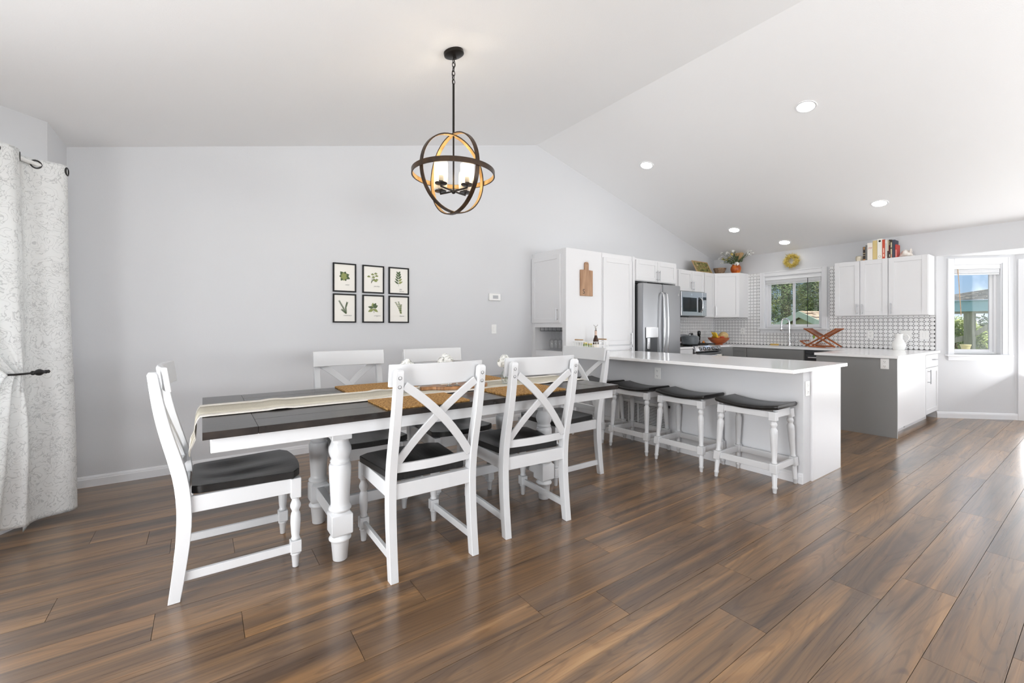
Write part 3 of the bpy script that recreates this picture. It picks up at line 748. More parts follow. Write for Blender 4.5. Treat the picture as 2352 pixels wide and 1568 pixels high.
for y0, y1, nm, mt in ((2.52, 2.585, 'border', 'cloth_ivory'), (2.585, 2.835, 'centre_band', 'cloth_beige'), (2.835, 2.9, 'border', 'cloth_ivory')):
    b = MB(t); cloth_strip(b, y0, y1, TZ, rp); o = b.build(nm, mt, t, smooth=60)
    md = o.modifiers.new('thick', 'SOLIDIFY'); md.thickness = .0025; md.offset = 1
b = MB(t)
for k in range(14): b.tube([(-.049, 2.53 + .027 * k, TZ - .148), (-.054, 2.528 + .027 * k, TZ - .162), (-.052, 2.532 + .027 * k, TZ - .178)], .003, 5)
b.build('fringe', 'cloth_ivory', t)
def placemat(x, y, lb):
    b = one('placemat', lb, 'placemat', (x, y, TZ), 'jute placemats on the dining table')
    rd = random.Random(int(x * 100)); n = 14; w, h = .485, .335
    edge = []
    for k in range(4 * n):
        s, q = divmod(k, n); q /= n; p = [(-1 + 2 * q, -1), (1, -1 + 2 * q), (1 - 2 * q, 1), (-1, 1 - 2 * q)][s]
        j = .0025 if k % 2 else -.0005
        edge.append((x + p[0] * (w / 2 + j), y + p[1] * (h / 2 + j)))
    b.prism(edge, TZ + .0005, TZ + .009)
    return b.done('jute', smooth=0)
placemat(1.015, 2.355, 'tan jute placemat in front of the chair nearer the curtain')
placemat(1.765, 2.358, 'tan jute placemat in front of the chair nearer the bar stools')
placemat(1.0, 3.06, 'tan jute placemat across the table, under the framed prints side')
placemat(1.765, 3.065, 'tan jute placemat across the table, mostly hidden behind a flower vase')

# serving board with little cups, three bud vases
b = one('serving_board', 'live-edge walnut serving board with handle on the table runner', 'serving board', (1.42, 2.71, TZ + .008))
pts = [(1.17, 2.70), (1.18, 2.675), (1.24, 2.67), (1.27, 2.64), (1.31, 2.6), (1.4, 2.585), (1.52, 2.58), (1.62, 2.595), (1.665, 2.65), (1.67, 2.73), (1.64, 2.81), (1.54, 2.845), (1.42, 2.84), (1.32, 2.825), (1.28, 2.77), (1.25, 2.74), (1.19, 2.735)]
sp = [(p.x, p.y) for p in spline([(x, y, 0) for x, y in pts + pts[:1]], 60)][:-1]
b.prism(sp, TZ + .008, TZ + .03); b.done('board_walnut', bevel=.003)
for x, y, lb in ((1.345, 2.622, 'small pewter goblet on the serving board, nearer the handle'), (1.4, 2.612, 'small pewter goblet on the serving board, farther from the handle')):
    b = one('goblet', lb, 'goblet', (x, y, TZ + .03), 'pewter goblets on the serving board')
    b.lathe([(.0001, 0), (.02, 0), (.021, .003), (.006, .01), (.0045, .022), (.008, .028), (.018, .036), (.022, .05), (.021, .066), (.019, .066), (.019, .05), (.012, .038), (.0001, .034)], (x, y, TZ + .03), 18); b.done('pewter', smooth=60)
b = one('wooden_cup', 'brown turned cup at the far end of the serving board', 'cup', (1.56, 2.69, TZ + .03))
b.lathe([(.0001, 0), (.026, 0), (.032, .02), (.036, .055), (.033, .055), (.028, .02), (.0001, .008)], (1.56, 2.69, TZ + .03), 20); b.done('cup_brown', smooth=50)
b = one('woven_coaster', 'white woven coaster on the serving board beside the goblets', 'coaster', (1.37, 2.735, TZ + .03))
b.box(1.33, 1.41, 2.7, 2.77, TZ + .03, TZ + .036); b.done('cloth_ivory', bevel=.002)
def bloom(b, c, r, n, seed, size):
    """ball of small four-petal florets"""
    rd = random.Random(seed); c = Vector(c)
    for _ in range(n):
        d = Vector((rd.gauss(0, 1), rd.gauss(0, 1), rd.gauss(.2, .8))).normalized(); p = c + d * r * rd.uniform(.75, 1.05)
        x = d.orthogonal().normalized(); y = d.cross(x); a0 = rd.uniform(0, 6)
        for k in range(4):
            a = a0 + k * math.pi / 2; q = x * math.cos(a) + y * math.sin(a); s = d.cross(q)
            b.add([p, p + q * size * .6 + s * size * .42 + d * size * .15, p + q * size * 1.05 + d * size * .1, p + q * size * .6 - s * size * .42 + d * size * .15], [(0, 1, 2, 3)])
def bud_vase(x, y, h, lb, seed, cz=.155):
    t = thing('bud_vase', lb, 'vase', (x, y, TZ + .0065), group='bud vases along the table runner')
    b = MB(); b.lathe([(.0001, .001), (.026, 0), (.03, .006), (.026, .012), (.036, .035), (.039, .055), (.034, .078), (.018, .1), (.0165, .112), (.021, .128), (.0195, .128), (.015, .112), (.0165, .1), (.031, .078), (.035, .055), (.0001, .012)], (0, 0, 0), 22); b.build('glass', 'vase_glass', t, smooth=60)
    b = MB(); b.lathe([(.0001, .014), (.03, .016), (.034, .05), (.03, .068), (.0001, .068)], (0, 0, 0), 16); b.build('water', 'glassware', t)
    b = MB()
    for dx, dy in ((.02, .01), (-.02, .012), (.0, -.02)): b.tube(spline([(0, 0, .03), (dx * .2, dy * .2, .11), (dx, dy, cz)], 6), .002, 5)
    b.build('stem', 'stem_green', t)
    b = MB()
    for k, (dx, dy, dz) in enumerate(((.028, .012, .005), (-.03, .01, 0), (0, -.03, .012), (.005, .02, .028))): bloom(b, (dx, dy, cz + dz), .03, 64, seed + k, .013)
    b.build('flowers', 'petal_white', t, smooth=0)
bud_vase(1.834, 2.66, .13, 'glass bud vase with white flowers between the two near chair backs', 1)
bud_vase(1.067, 2.665, .13, 'glass bud vase with white flowers behind the near-left chair back', 11)
bud_vase(1.46, 2.886, .13, 'glass bud vase with white flowers in front of the farther chair back', 21, .165)

# ------------------------------------------------------------------ kitchen cabinets
def pull(t, fr, parent, kind, a, z, ln, m='steel', c=.02, r=.006):
    O, u, n = (Vector(q) for q in fr); P = lambda a_, z_, c_: O + u * a_ + Vector((0, 0, z_)) + n * c_
    b = MB(t); e = ln / 2 - .02
    if kind == 'v':
        b.cyl(P(a, z - ln / 2, c + .03), P(a, z + ln / 2, c + .03), r, n=10)
        for d in (-e, e): b.cyl(P(a, z + d, c - .001), P(a, z + d, c + .03), r * .8, n=8)
    else:
        b.cyl(P(a - ln / 2, z, c + .03), P(a + ln / 2, z, c + .03), r, n=10)
        for d in (-e, e): b.cyl(P(a + d, z, c - .001), P(a + d, z, c + .03), r * .8, n=8)
    return b.build('handle', m, parent)
def shaker(t, fr, a0, a1, z0, z1, m, handle=None, rail=.058, name='door', flat=False):
    b = MB(t); th = .02
    if flat: b.fbox(fr, a0, a1, z0, z1, .001, th)
    else:
        b.fbox(fr, a0, a0 + rail, z0, z1, .001, th).fbox(fr, a1 - rail, a1, z0, z1, .001, th)
        b.fbox(fr, a0 + rail, a1 - rail, z0, z0 + rail, .001, th).fbox(fr, a0 + rail, a1 - rail, z1 - rail, z1, .001, th)
        b.fbox(fr, a0 + rail, a1 - rail, z0 + rail, z1 - rail, .001, .012)
    d = b.build(name, m, t, bevel=.0012, smooth=0)
    if handle: pull(t, fr, d, *handle)
    return d
FY = 3.993
WH, GR = 'cabinet_white', 'cabinet_grey'
CZ = .92
# peninsula: base cabinet, end panel, worktop
t = thing('base_cabinet', 'white base cabinet with plain end panel under the breakfast bar', 'cabinet', (4.3, 2.7, 0))
MB(t).box(4.001, 4.59, 1.47, 3.96, .1, .889).build('body', WH, t)
MB(t).box(4.001, 4.53, 1.48, 3.96, 0, .1).build('toe_kick', WH, t)
MB(t).box(4.002, 4.609, 1.449, 1.469, 0, .889).build('end_panel', WH, t, bevel=.001)
fr = ((4.59, 1.47, 0), (0, 1, 0), (1, 0, 0))
for k in range(4):
    a = .01 + k * .61; shaker(t, fr, a, a + .6, .115, .7, WH, ('v', a + .56, .6, .16)); shaker(t, fr, a, a + .6, .712, .875, WH, ('h', a + .3, .79, .16), name='drawer', flat=True)
b = one('worktop', 'white quartz breakfast bar worktop overhanging the stools', 'worktop', (4.1, 2.7, .89))
b.box(3.625, 4.735, 1.437, FY - .024, .89, CZ); b.done('quartz', bevel=.003)

# tall glass-rack cabinet at the wall end of the bar, doors towards the dining side
t = thing('tall_cabinet', 'tall white cabinet with stemware nook at the wall end of the bar', 'cabinet', (3.98, 4.33, 0))
b = MB(t); x0, x1 = 3.66, 4.298
b.box(x0, x1, 3.993, 4.062, .1, 2.228).box(x0, x1, 4.61, GW - .001, .1, 2.228)
b.box(x0, x1, 4.062, 4.61, 1.236, 2.228).box(x0, x1, 4.062, 4.61, .1, .934).box(4.15, x1, 4.062, 4.61, .934, 1.236)
b.build('body', WH, t, bevel=.0015, smooth=0)
MB(t).box(x0 + .06, x1, 3.995, GW - .001, 0, .1).build('toe_kick', WH, t)
shaker(t, ((x0, GW, 0), (0, -1, 0), (-1, 0, 0)), .012, .585, .115, .86, WH, ('v', .545, .76, .16))
fr = ((x0, GW, 0), (0, -1, 0), (-1, 0, 0))
shaker(t, fr, .012, .585, 1.295, 2.165, WH, ('v', .545, 1.4, .16))
fr2 = ((x0, FY, 0), (1, 0, 0), (0, -1, 0))
b = MB(t)
for k in range(6): b.cyl((3.69 + .0, 4.13 + k * .08, 1.19), (4.12, 4.13 + k * .08, 1.19), .0035, n=6)
for x in (3.69, 4.12): b.cyl((x, 4.13, 1.19), (x, 4.53, 1.19), .0035, n=6)
for k in range(6): b.cyl((3.69, 4.13 + k * .08, 1.19), (3.69, 4.13 + k * .08, 1.236), .003, n=6)
b.build('stemware_rack', 'dark_steel', t)
GP = [(.0001, 0), (.034, -.001), (.034, -.004), (.006, -.012), (.0035, -.02), (.0035, -.1), (.008, -.108), (.03, -.13), (.04, -.165), (.038, -.2), (.031, -.235), (.0298, -.235), (.0365, -.2), (.0385, -.165), (.0285, -.132), (.0001, -.112)]
for i, (x, y, lb) in enumerate(((3.78, 4.37, 'wine glass hanging in the cabinet nook, nearest the framed prints'), (3.78, 4.29, 'wine glass hanging second in the cabinet nook'), (3.78, 4.21, 'wine glass hanging in the nook, third from the framed prints'), (3.78, 4.135, 'wine glass hanging in the nook at its kitchen side'))):
    b = one('wine_glass', lb, 'wine glass', (x, y + .03, .955), 'hanging wine glasses'); b.lathe(GP, (x, y + .03, 1.199), 18); b.done('glassware', smooth=60)

# pantry
t = thing('pantry_cabinet', 'tall white pantry cabinet between breakfast bar and refrigerator', 'cabinet', (4.62, 4.33, 0))
MB(t).box(4.302, 4.945, FY, GW - .001, .1, 2.228).build('body', WH, t, bevel=.001); MB(t).box(4.302, 4.945, FY + .06, GW - .001, 0, .1).build('toe_kick', WH, t)
fr = ((4.302, FY, 0), (1, 0, 0), (0, -1, 0))
shaker(t, fr, .01, .585, 1.0, 2.165, WH, ('v', .55, 1.08, .16)); shaker(t, fr, .01, .585, .115, .985, WH, ('v', .55, .88, .16))
MB(t).box(4.9, 4.945, FY - .02, FY - .001, .1, 2.228).build('filler_strip', WH, t)
# over-fridge cabinet
t = thing('wall_cabinet', 'white two-door cabinet above the refrigerator', 'cabinet', (5.45, 4.3, 1.895))
MB(t).box(4.947, 5.945, FY, GW - .001, 1.895, 2.215).build('body', WH, t, bevel=.001); MB(t).box(5.925, 5.945, FY, GW - .001, 0, 1.894).build('side_panel', WH, t)
fr = ((4.947, FY, 0), (1, 0, 0), (0, -1, 0))
shaker(t, fr, .03, .51, 1.905, 2.195, WH, ('v', .485, 1.99, .15)); shaker(t, fr, .515, .975, 1.905, 2.195, WH, ('v', .54, 1.99, .15))

# refrigerator
FX0, FX1, DY = 4.975, 5.865, 3.862
t = thing('refrigerator', 'stainless french-door refrigerator with water dispenser', 'refrigerator', (5.42, 4.25, 0))
MB(t).box(FX0, FX1, DY + .1, GW - .04, .03, 1.845).build('body', 'dark_steel', t, bevel=.003); MB(t).box(FX0 + .02, FX1 - .02, DY + .12, GW - .06, 0, .03).build('base', 'black_iron', t)
xm = (FX0 + FX1) / 2 + .003
dl = MB(t).box(FX0, xm - .004, DY, DY + .095, .72, 1.857).build('door', 'slate_steel', t, bevel=.008, seg=2)
dr = MB(t).box(xm + .004, FX1, DY, DY + .095, .72, 1.857).build('door', 'slate_steel', t, bevel=.008, seg=2)
fz = MB(t).box(FX0, FX1, DY, DY + .095, .06, .71).build('freezer_drawer', 'slate_steel', t, bevel=.008, seg=2)
for x, d in ((xm - .04, dl), (xm + .045, dr)):
    pts = spline([(x, DY - .005, .78), (x, DY - .045, .83), (x, DY - .066, 1.2), (x, DY - .06, 1.5), (x, DY - .045, 1.7), (x, DY - .005, 1.735)], 20)
    MB(t).tube(pts, .0125, 10).build('handle', 'steel_bright', d, smooth=60)
MB(t).tube(spline([(FX0 + .1, DY - .005, .66), (FX0 + .14, DY - .055, .655), (FX1 - .14, DY - .055, .655), (FX1 - .1, DY - .005, .66)], 16), .0125, 10).build('handle', 'steel_bright', fz, smooth=60)
MB(t).box(5.035, 5.3, DY - .006, DY + .001, .87, 1.235).build('dispenser_frame', 'dark_steel', dl, bevel=.002)
MB(t).box(5.035, 5.3, DY - .018, DY - .006, 1.09, 1.235).build('dispenser_panel', 'steel_bright', dl, bevel=.004)
b = MB(t); b.box(5.06, 5.115, DY - .02, DY - .006, .93, 1.085); b.build('dispenser_lever', 'steel_bright', dl, bevel=.004)
MB(t).box(5.13, 5.285, DY - .0075, DY - .006, .885, 1.08).build('dispenser_recess', 'dark_steel', dl)
MB(t).lathe([(.0001, 0), (.02, 0), (.02, .003), (.0165, .0035), (.0001, .0025)], (FX1 - .05, DY, 1.72), 20, (0, -1, 0)).build('badge', 'steel_bright', dr)
MB(t).box(FX0 + .02, FX0 + .12, DY + .02, DY + .16, 1.858, 1.872).build('hinge_cover', 'dark_steel', t, bevel=.003)

# uppers on the range wall
UY = 4.33
t = thing('wall_cabinet', 'white wall cabinet tucked behind the refrigerator cabinet', 'cabinet', (6.2, 4.5, 1.41))
MB(t).box(5.947, 6.468, UY, GW - .008, 1.41, 2.215).build('body', WH, t, bevel=.001)
shaker(t, ((5.947, UY, 0), (1, 0, 0), (0, -1, 0)), .01, .51, 1.42, 2.2, WH, ('v', .47, 1.52, .15))
t = thing('wall_cabinet', 'short white two-door cabinet above the microwave', 'cabinet', (6.87, 4.5, 1.845))
MB(t).box(6.47, 7.268, UY, GW - .008, 1.845, 2.215).build('body', WH, t, bevel=.001)
fr = ((6.47, UY, 0), (1, 0, 0), (0, -1, 0))
shaker(t, fr, .02, .412, 1.853, 2.2, WH, ('v', .385, 1.95, .15)); shaker(t, fr, .418, .79, 1.853, 2.2, WH, ('v', .445, 1.95, .15))
t = thing('wall_cabinet', 'narrow white wall cabinet right of the microwave', 'cabinet', (7.43, 4.5, 1.41))
MB(t).box(7.27, 7.598, UY, GW - .008, 1.41, 2.215).build('body', WH, t, bevel=.001)
shaker(t, ((7.27, UY, 0), (1, 0, 0), (0, -1, 0)), .01, .318, 1.42, 2.2, WH, rail=.05)
t = thing('corner_cabinet', 'white diagonal corner wall cabinet with pottery on top', 'cabinet', (7.95, 4.4, 1.41))
MB(t).prism([(7.6, GW - .008), (7.6, 4.33), (7.87, 4.0), (SX - .008, 4.0), (SX - .008, GW - .008)], 1.41, 2.215).build('body', WH, t, bevel=.001)
cu = Vector((.27, -.33, 0)).normalized(); cn = Vector((-.33, -.27, 0)).normalized()
shaker(t, ((7.6, 4.33, 0), cu, cn), .012, .415, 1.42, 2.2, WH, ('v', .035, 1.53, .16), rail=.05)
# right-hand uppers on the sink wall
fr = ((SX - .33, 2.551, 0), (0, -1, 0), (-1, 0, 0))
t = thing('wall_cabinet', 'white double-door wall cabinet beside the sink window', 'cabinet', (SX - .16, 2.23, 1.405))
MB(t).box(SX - .33, SX - .008, 1.912, 2.551, 1.405, 2.213).build('body', WH, t, bevel=.001)
shaker(t, fr, .006, .314, 1.41, 2.205, WH, ('v', .285, 1.5, .15)); shaker(t, fr, .32, .634, 1.41, 2.205, WH, ('v', .35, 1.5, .15))
t = thing('wall_cabinet', 'white single-door wall cabinet nearest the nook', 'cabinet', (SX - .16, 1.7, 1.405))
MB(t).box(SX - .33, SX - .008, 1.497, 1.91, 1.405, 2.213).build('body', WH, t, bevel=.001)
shaker(t, fr, .645, 1.05, 1.41, 2.205, WH, ('v', .675, 1.5, .15))

# microwave over the range
MY = 4.265
t = thing('microwave', 'stainless over-the-range microwave with black handle window', 'microwave', (6.88, 4.45, 1.42))
MB(t).box(6.5, 7.266, MY + .03, GW - .008, 1.42, 1.843).build('body', 'dark_steel', t, bevel=.003)
d = MB(t).box(6.505, 7.12, MY, MY + .03, 1.43, 1.84).build('door', 'steel', t, bevel=.003)
MB(t).box(6.545, 6.95, MY - .004, MY, 1.5, 1.74).build('window', 'black_gloss', d, bevel=.001)
MB(t).tube(spline([(7.06, MY - .002, 1.5), (7.06, MY - .04, 1.54), (7.06, MY - .045, 1.62), (7.06, MY - .04, 1.7), (7.06, MY - .002, 1.74)], 14), .013, 8).build('handle', 'steel_bright', d, smooth=60)
MB(t).box(7.0, 7.11, MY - .003, MY, 1.49, 1.75).build('handle_recess', 'black_gloss', d)
MB(t).box(7.125, 7.262, MY, MY + .03, 1.43, 1.84).build('control_panel', 'steel', t, bevel=.002)
b = MB(t)
for r in range(5):
    for c in range(3): b.box(7.15 + c * .032, 7.172 + c * .032, MY - .002, MY, 1.5 + r * .035, 1.52 + r * .035)
b.build('buttons', 'steel_bright', t); MB(t).box(7.145, 7.245, MY - .002, MY, 1.71, 1.76).build('display', 'black_gloss', t)
MB(t).lathe([(.0001, 0), (.016, 0), (.016, .002), (.0001, .003)], (6.8, MY, 1.79), 16, (0, -1, 0)).build('badge', 'steel_bright', d)
MB(t).box(6.56, 6.78, MY + .04, MY + .2, 1.41, 1.42).build('vent_filter', 'black_iron', t)

# base run left of the range and in the corner
t = thing('base_cabinet', 'white base cabinet between refrigerator and range', 'cabinet', (6.2, 4.3, 0))
MB(t).box(5.947, 6.468, 4.05, GW - .008, .1, .889).build('body', WH, t); MB(t).box(5.947, 6.468, 4.11, GW - .008, 0, .1).build('toe_kick', WH, t)
fr = ((5.947, 4.05, 0), (1, 0, 0), (0, -1, 0)); shaker(t, fr, .01, .51, .12, .7, WH, ('v', .45, .6, .15)); shaker(t, fr, .01, .51, .71, .88, WH, ('h', .26, .8, .15), name='drawer', flat=True)
b = one('worktop', 'small white worktop between refrigerator and range', 'worktop', (6.2, 4.3, .89)); b.box(5.947, 6.468, 4.02, GW - .008, .89, CZ); b.done('quartz', bevel=.003)
# range
RX0, RX1, RY = 6.475, 7.235, 3.99
t = thing('gas_range', 'stainless gas range with black cast-iron grates and front knobs', 'range', (6.855, 4.3, 0))
MB(t).box(RX0, RX1, RY + .06, GW - .012, .08, .9).build('body', 'black_iron', t, bevel=.002); MB(t).box(RX0 + .03, RX1 - .03, RY + .1, GW - .03, 0, .08).build('base', 'black_iron', t)
MB(t).box(RX0 - .004, RX1 + .004, RY + .03, GW - .012, .9, .925).build('cooktop', 'black_gloss', t, bevel=.004)
cp = MB(t).prism([(RY + .06, .82), (RY, .83), (RY - .012, .845), (RY + .015, .93), (RY + .06, .935)], RX0 + .005, RX1 - .005, 'x').build('control_panel', 'steel_bright', t, bevel=.002)
for k, x in enumerate((RX0 + .13, RX0 + .25, RX0 + .38, RX0 + .51, RX0 + .63)):
    kb = MB(t).lathe([(.026, 0), (.027, .006), (.022, .01), (.02, .034), (.0001, .036)], (x, RY - .004, .882), 18, (0, -.95, .28)).build('knob', 'steel', cp)
    MB(t).lathe([(.031, -.001), (.031, .003), (.026, .004)], (x, RY - .004, .882), 18, (0, -.95, .28)).build('knob_ring', 'black_iron', kb)
od = MB(t).box(RX0 + .005, RX1 - .005, RY - .005, RY + .058, .22, .812).build('oven_door', 'steel', t, bevel=.004)
MB(t).box(RX0 + .12, RX1 - .12, RY - .008, RY - .005, .36, .66).build('window', 'black_gloss', od)
MB(t).tube(spline([(RX0 + .05, RY - .004, .76), (RX0 + .07, RY - .055, .765), (RX1 - .07, RY - .055, .765), (RX1 - .05, RY - .004, .76)], 14), .014, 10).build('handle', 'steel_bright', od, smooth=60)
MB(t).box(RX0 + .005, RX1 - .005, RY, RY + .058, .085, .21).build('drawer', 'steel', t, bevel=.003)
for k in range(3):
    x0 = RX0 + .02 + k * .243; g = MB(t)
    for y in (RY + .09, RY + .31, RY + .53): g.box(x0, x0 + .235, y, y + .014, .938, .952)
    for x in (x0, x0 + .11, x0 + .221): g.box(x, x + .014, RY + .09, RY + .544, .938, .952)
    for x in (x0, x0 + .221):
        for y in (RY + .09, RY + .53): g.box(x, x + .014, y, y + .014, .925, .939)
    g.build('grate', 'black_iron', t, bevel=.003)
    for y in (RY + .2, RY + .42): MB(t).lathe([(.045, .925), (.045, .932), (.03, .936), (.0001, .937)], (x0 + .117, y, 0), 18).build('burner', 'black_iron', t)
bg = MB(t).prism([(GW - .075, .925), (GW - .012, .925), (GW - .012, 1.105), (GW - .04, 1.105)], RX0 + .01, RX1 - .01, 'x').build('backguard', 'steel', t, bevel=.006)
MB(t).box(RX0 + .2, RX1 - .2, GW - .075, GW - .045, .98, 1.06).build('clock_panel', 'black_gloss', bg)
# towel over the oven handle
b = one('kitchen_towel', 'white towel folded over the oven door handle', 'towel', (7.06, RY - .06, .5))
secs = [(RY - .036, .55), (RY - .036, .77), (RY - .045, .781), (RY - .058, .7815), (RY - .072, .778), (RY - .076, .765), (RY - .08, .52)]
b.add([(x, y, z) for y, z in secs for x in (6.99, 7.06, 7.13)], [(i * 3 + j, i * 3 + j + 1, i * 3 + j + 4, i * 3 + j + 3) for i in range(len(secs) - 1) for j in range(2)])
o = b.done('cloth_ivory', smooth=60); md = o.modifiers.new('thick', 'SOLIDIFY'); md.thickness = .004; md.offset = 0

# corner and sink base cabinets (grey), worktop with sink, dishwasher
BX = 7.58
t = thing('base_cabinet', 'grey corner base cabinet right of the range', 'cabinet', (7.9, 4.3, 0))
MB(t).prism([(7.24, GW - .008), (7.24, 4.05), (7.34, 4.05), (BX, 3.95), (BX, 3.72), (SX - .008, 3.72), (SX - .008, GW - .008)], .1, .889).build('body', GR, t)
MB(t).prism([(7.24, GW - .008), (7.24, 4.11), (7.4, 4.11), (BX + .06, 4.0), (BX + .06, 3.72), (SX - .008, 3.72), (SX - .008, GW - .008)], 0, .1).build('toe_kick', GR, t)
shaker(t, ((7.24, 4.05, 0), (1, 0, 0), (0, -1, 0)), .006, .225, .12, .88, GR, rail=.045)
shaker(t, ((BX, 4.02, 0), (0, -1, 0), (-1, 0, 0)), .006, .298, .12, .88, GR, rail=.05)
t = thing('base_cabinet', 'grey sink base cabinet with plain front panel', 'cabinet', (7.9, 3.28, 0))
b = MB(t); b.box(BX, BX + .02, 2.85, 3.718, .1, .889).box(BX + .02, SX - .008, 2.85, 2.87, .1, .889).box(BX + .02, SX - .008, 3.698, 3.718, .1, .889).box(BX + .02, SX - .008, 2.87, 3.698, .1, .12)
b.build('body', GR, t); MB(t).box(BX + .06, SX - .008, 2.85, 3.718, 0, .1).build('toe_kick', GR, t)
fr = ((BX, 3.718, 0), (0, -1, 0), (-1, 0, 0))
shaker(t, fr, .006, .862, .64, .88, GR, name='false_front', flat=True)
shaker(t, fr, .006, .431, .115, .63, GR, ('v', .395, .53, .15)); shaker(t, fr, .437, .862, .115, .63, GR, ('v', .475, .53, .15))
t = thing('dishwasher', 'dark stainless dishwasher with bar handle beside the sink', 'dishwasher', (7.9, 2.54, 0))
MB(t).box(BX + .02, SX - .03, 2.24, 2.842, .1, .885).build('body', 'black_iron', t); MB(t).box(BX + .06, SX - .05, 2.25, 2.832, 0, .1).build('toe_kick', 'black_iron', t)
d = MB(t).box(BX - .02, BX + .018, 2.243, 2.839, .11, .82).build('door', 'dark_steel', t, bevel=.004)
MB(t).box(BX - .012, BX + .018, 2.243, 2.839, .823, .882).build('control_strip', 'dark_steel', t, bevel=.003)
MB(t).tube([(BX - .02, 2.29, .775), (BX - .058, 2.3, .775), (BX - .058, 2.78, .775), (BX - .02, 2.79, .775)], .013, 10).build('handle', 'steel_bright', d, smooth=60)
# return peninsula
t = thing('base_cabinet', 'grey and white return cabinet at the end of the sink run', 'cabinet', (7.2, 1.84, 0))
MB(t).box(6.312, SX - .008, 1.475, 2.215, .1, .889).build('body', WH, t); MB(t).box(6.312, SX - .2, 1.545, 2.16, 0, .1).build('toe_kick', WH, t)
MB(t).box(6.29, 6.311, 1.452, 2.235, 0, .889).build('end_panel', GR, t, bevel=.001)
fr = ((6.312, 1.475, 0), (1, 0, 0), (0, -1, 0))
MB(t).fbox(fr, .001, 1.2, .1, .889, .001, .02).build('side_panel', WH, t, bevel=.001)
shaker(t, fr, 1.215, 1.84, .72, .88, WH, ('h', 1.6, .81, .16), name='drawer', flat=True)
shaker(t, fr, 1.215, 1.84, .115, .708, WH, ('v', 1.3, .6, .18))
MB(t).box(6.95, 7.3, 1.536, 1.5455, .02, .085).build('toe_vent', 'grille_white', t, bevel=.002)
# L-shaped sink worktop with undermount basin
b = one('worktop', 'long white quartz worktop around the sink and return cabinet', 'worktop', (7.9, 3.0, .89))
sy0, sy1, sx0, sx1 = 2.93, 3.63, 7.66, 8.04
e = BX - .03; w = SX - .008
for x0, x1, y0, y1 in ((7.24, w, 4.02, GW - .008), (e, w, sy1, 4.02), (e, sx0, sy0, sy1), (sx1, w, sy0, sy1), (e, w, 2.25, sy0), (6.27, w, 1.44, 2.25)): b.box(x0, x1, y0, y1, .89, CZ)
b.done('quartz', smooth=0)
b = one('sink', 'undermount stainless sink basin below the kitchen window', 'sink', (7.85, 3.28, .69))
for x0, x1, y0, y1, z0, z1 in ((sx0 - .01, sx1 + .01, sy0 - .01, sy1 + .01, .69, .7), (sx0 - .01, sx0, sy0, sy1, .7, .889), (sx1, sx1 + .01, sy0, sy1, .7, .889), (sx0 - .01, sx1 + .01, sy0 - .01, sy0, .7, .889), (sx0 - .01, sx1 + .01, sy1, sy1 + .01, .7, .889)): b.box(x0, x1, y0, y1, z0, z1)
b.done('steel')
# faucet
t = thing('faucet', 'chrome gooseneck pull-down faucet at the sink', 'faucet', (8.1, 3.27, CZ))
MB(t).lathe([(.028, 0), (.028, .006), (.02, .012), (.02, .1), (.016, .11)], (8.1, 3.27, CZ), 18).build('base', 'chrome', t)
MB(t).tube(spline([(8.1, 3.27, CZ + .1), (8.1, 3.272, 1.2), (8.1, 3.275, 1.31), (8.085, 3.29, 1.36), (8.03, 3.31, 1.38), (7.975, 3.33, 1.355), (7.955, 3.335, 1.3), (7.95, 3.337, 1.25)], 30), .0125, 12).build('spout', 'chrome', t, smooth=60)
MB(t).lathe([(.016, 0), (.02, -.03), (.021, -.07), (.017, -.085), (.0001, -.085)], (7.95, 3.337, 1.255), 14).build('spray_head', 'chrome', t)
MB(t).tube([(8.1, 3.255, 1.0), (8.095, 3.21, 1.005), (8.08, 3.16, 1.02)], .008, 8).build('lever', 'chrome', t)
b = one('sponge', 'yellow sponge on the worktop behind the sink', 'sponge', (8.09, 3.5, CZ)); b.box(8.05, 8.11, 3.44, 3.56, CZ, CZ + .028); b.done('sponge', bevel=.004)

# ------------------------------------------------------------------ outlets, switches, grille, thermostat
def plate(name, lb, fr, a, z, w=.075, h=.118, kind='outlet', cat='outlet', c0=0.0005):
    O, u, n = (Vector(q) for q in fr); p = O + u * a
    t = thing(name, lb, cat, (p.x, p.y, z))
    MB(t).fbox(fr, a - w / 2, a + w / 2, z - h / 2, z + h / 2, c0, c0 + .006).build('plate', 'plate_white', t, bevel=.002)
    if kind == 'outlet':
        for dz in (.026, -.026):
            q = MB(t).fbox(fr, a - .017, a + .017, z + dz - .017, z + dz + .017, c0 + .006, c0 + .0085).build('socket', 'plate_white', t, bevel=.003)
            b = MB(t)
            for da in (-.0065, .0065): b.fbox(fr, a + da - .0012, a + da + .0012, z + dz - .004, z + dz + .006, c0 + .0085, c0 + .009)
            b.fbox(fr, a - .002, a + .002, z + dz - .012, z + dz - .008, c0 + .0085, c0 + .009); b.build('slots', 'slot_dark', q)
    else:
        for k in range(kind):
            da = (k - (kind - 1) / 2) * .046
            MB(t).fbox(fr, a + da - .0165, a + da + .0165, z - .033, z + .033, c0 + .006, c0 + .0095).build('rocker', 'plate_white', t, bevel=.002)
    return t
fp = ((3.87, 0, 0), (0, 1, 0), (-1, 0, 0))
plate('wall_outlet', 'white outlet on the half wall above the middle stools', fp, 2.813, .76)
plate('wall_outlet', 'white outlet on the narrow end of the half wall', ((0, 1.465, 0), (1, 0, 0), (0, -1, 0)), 3.945, .752)
plate('wall_outlet', 'white outlet on the grey return cabinet panel', ((6.29, 0, 0), (0, 1, 0), (-1, 0, 0)), 1.56, .825)
fs = ((SX, 0, 0), (0, 1, 0), (-1, 0, 0))
plate('wall_outlet', 'white outlet on the tiles under the double-door cabinet', fs, 2.2, 1.13, c0=.0075)
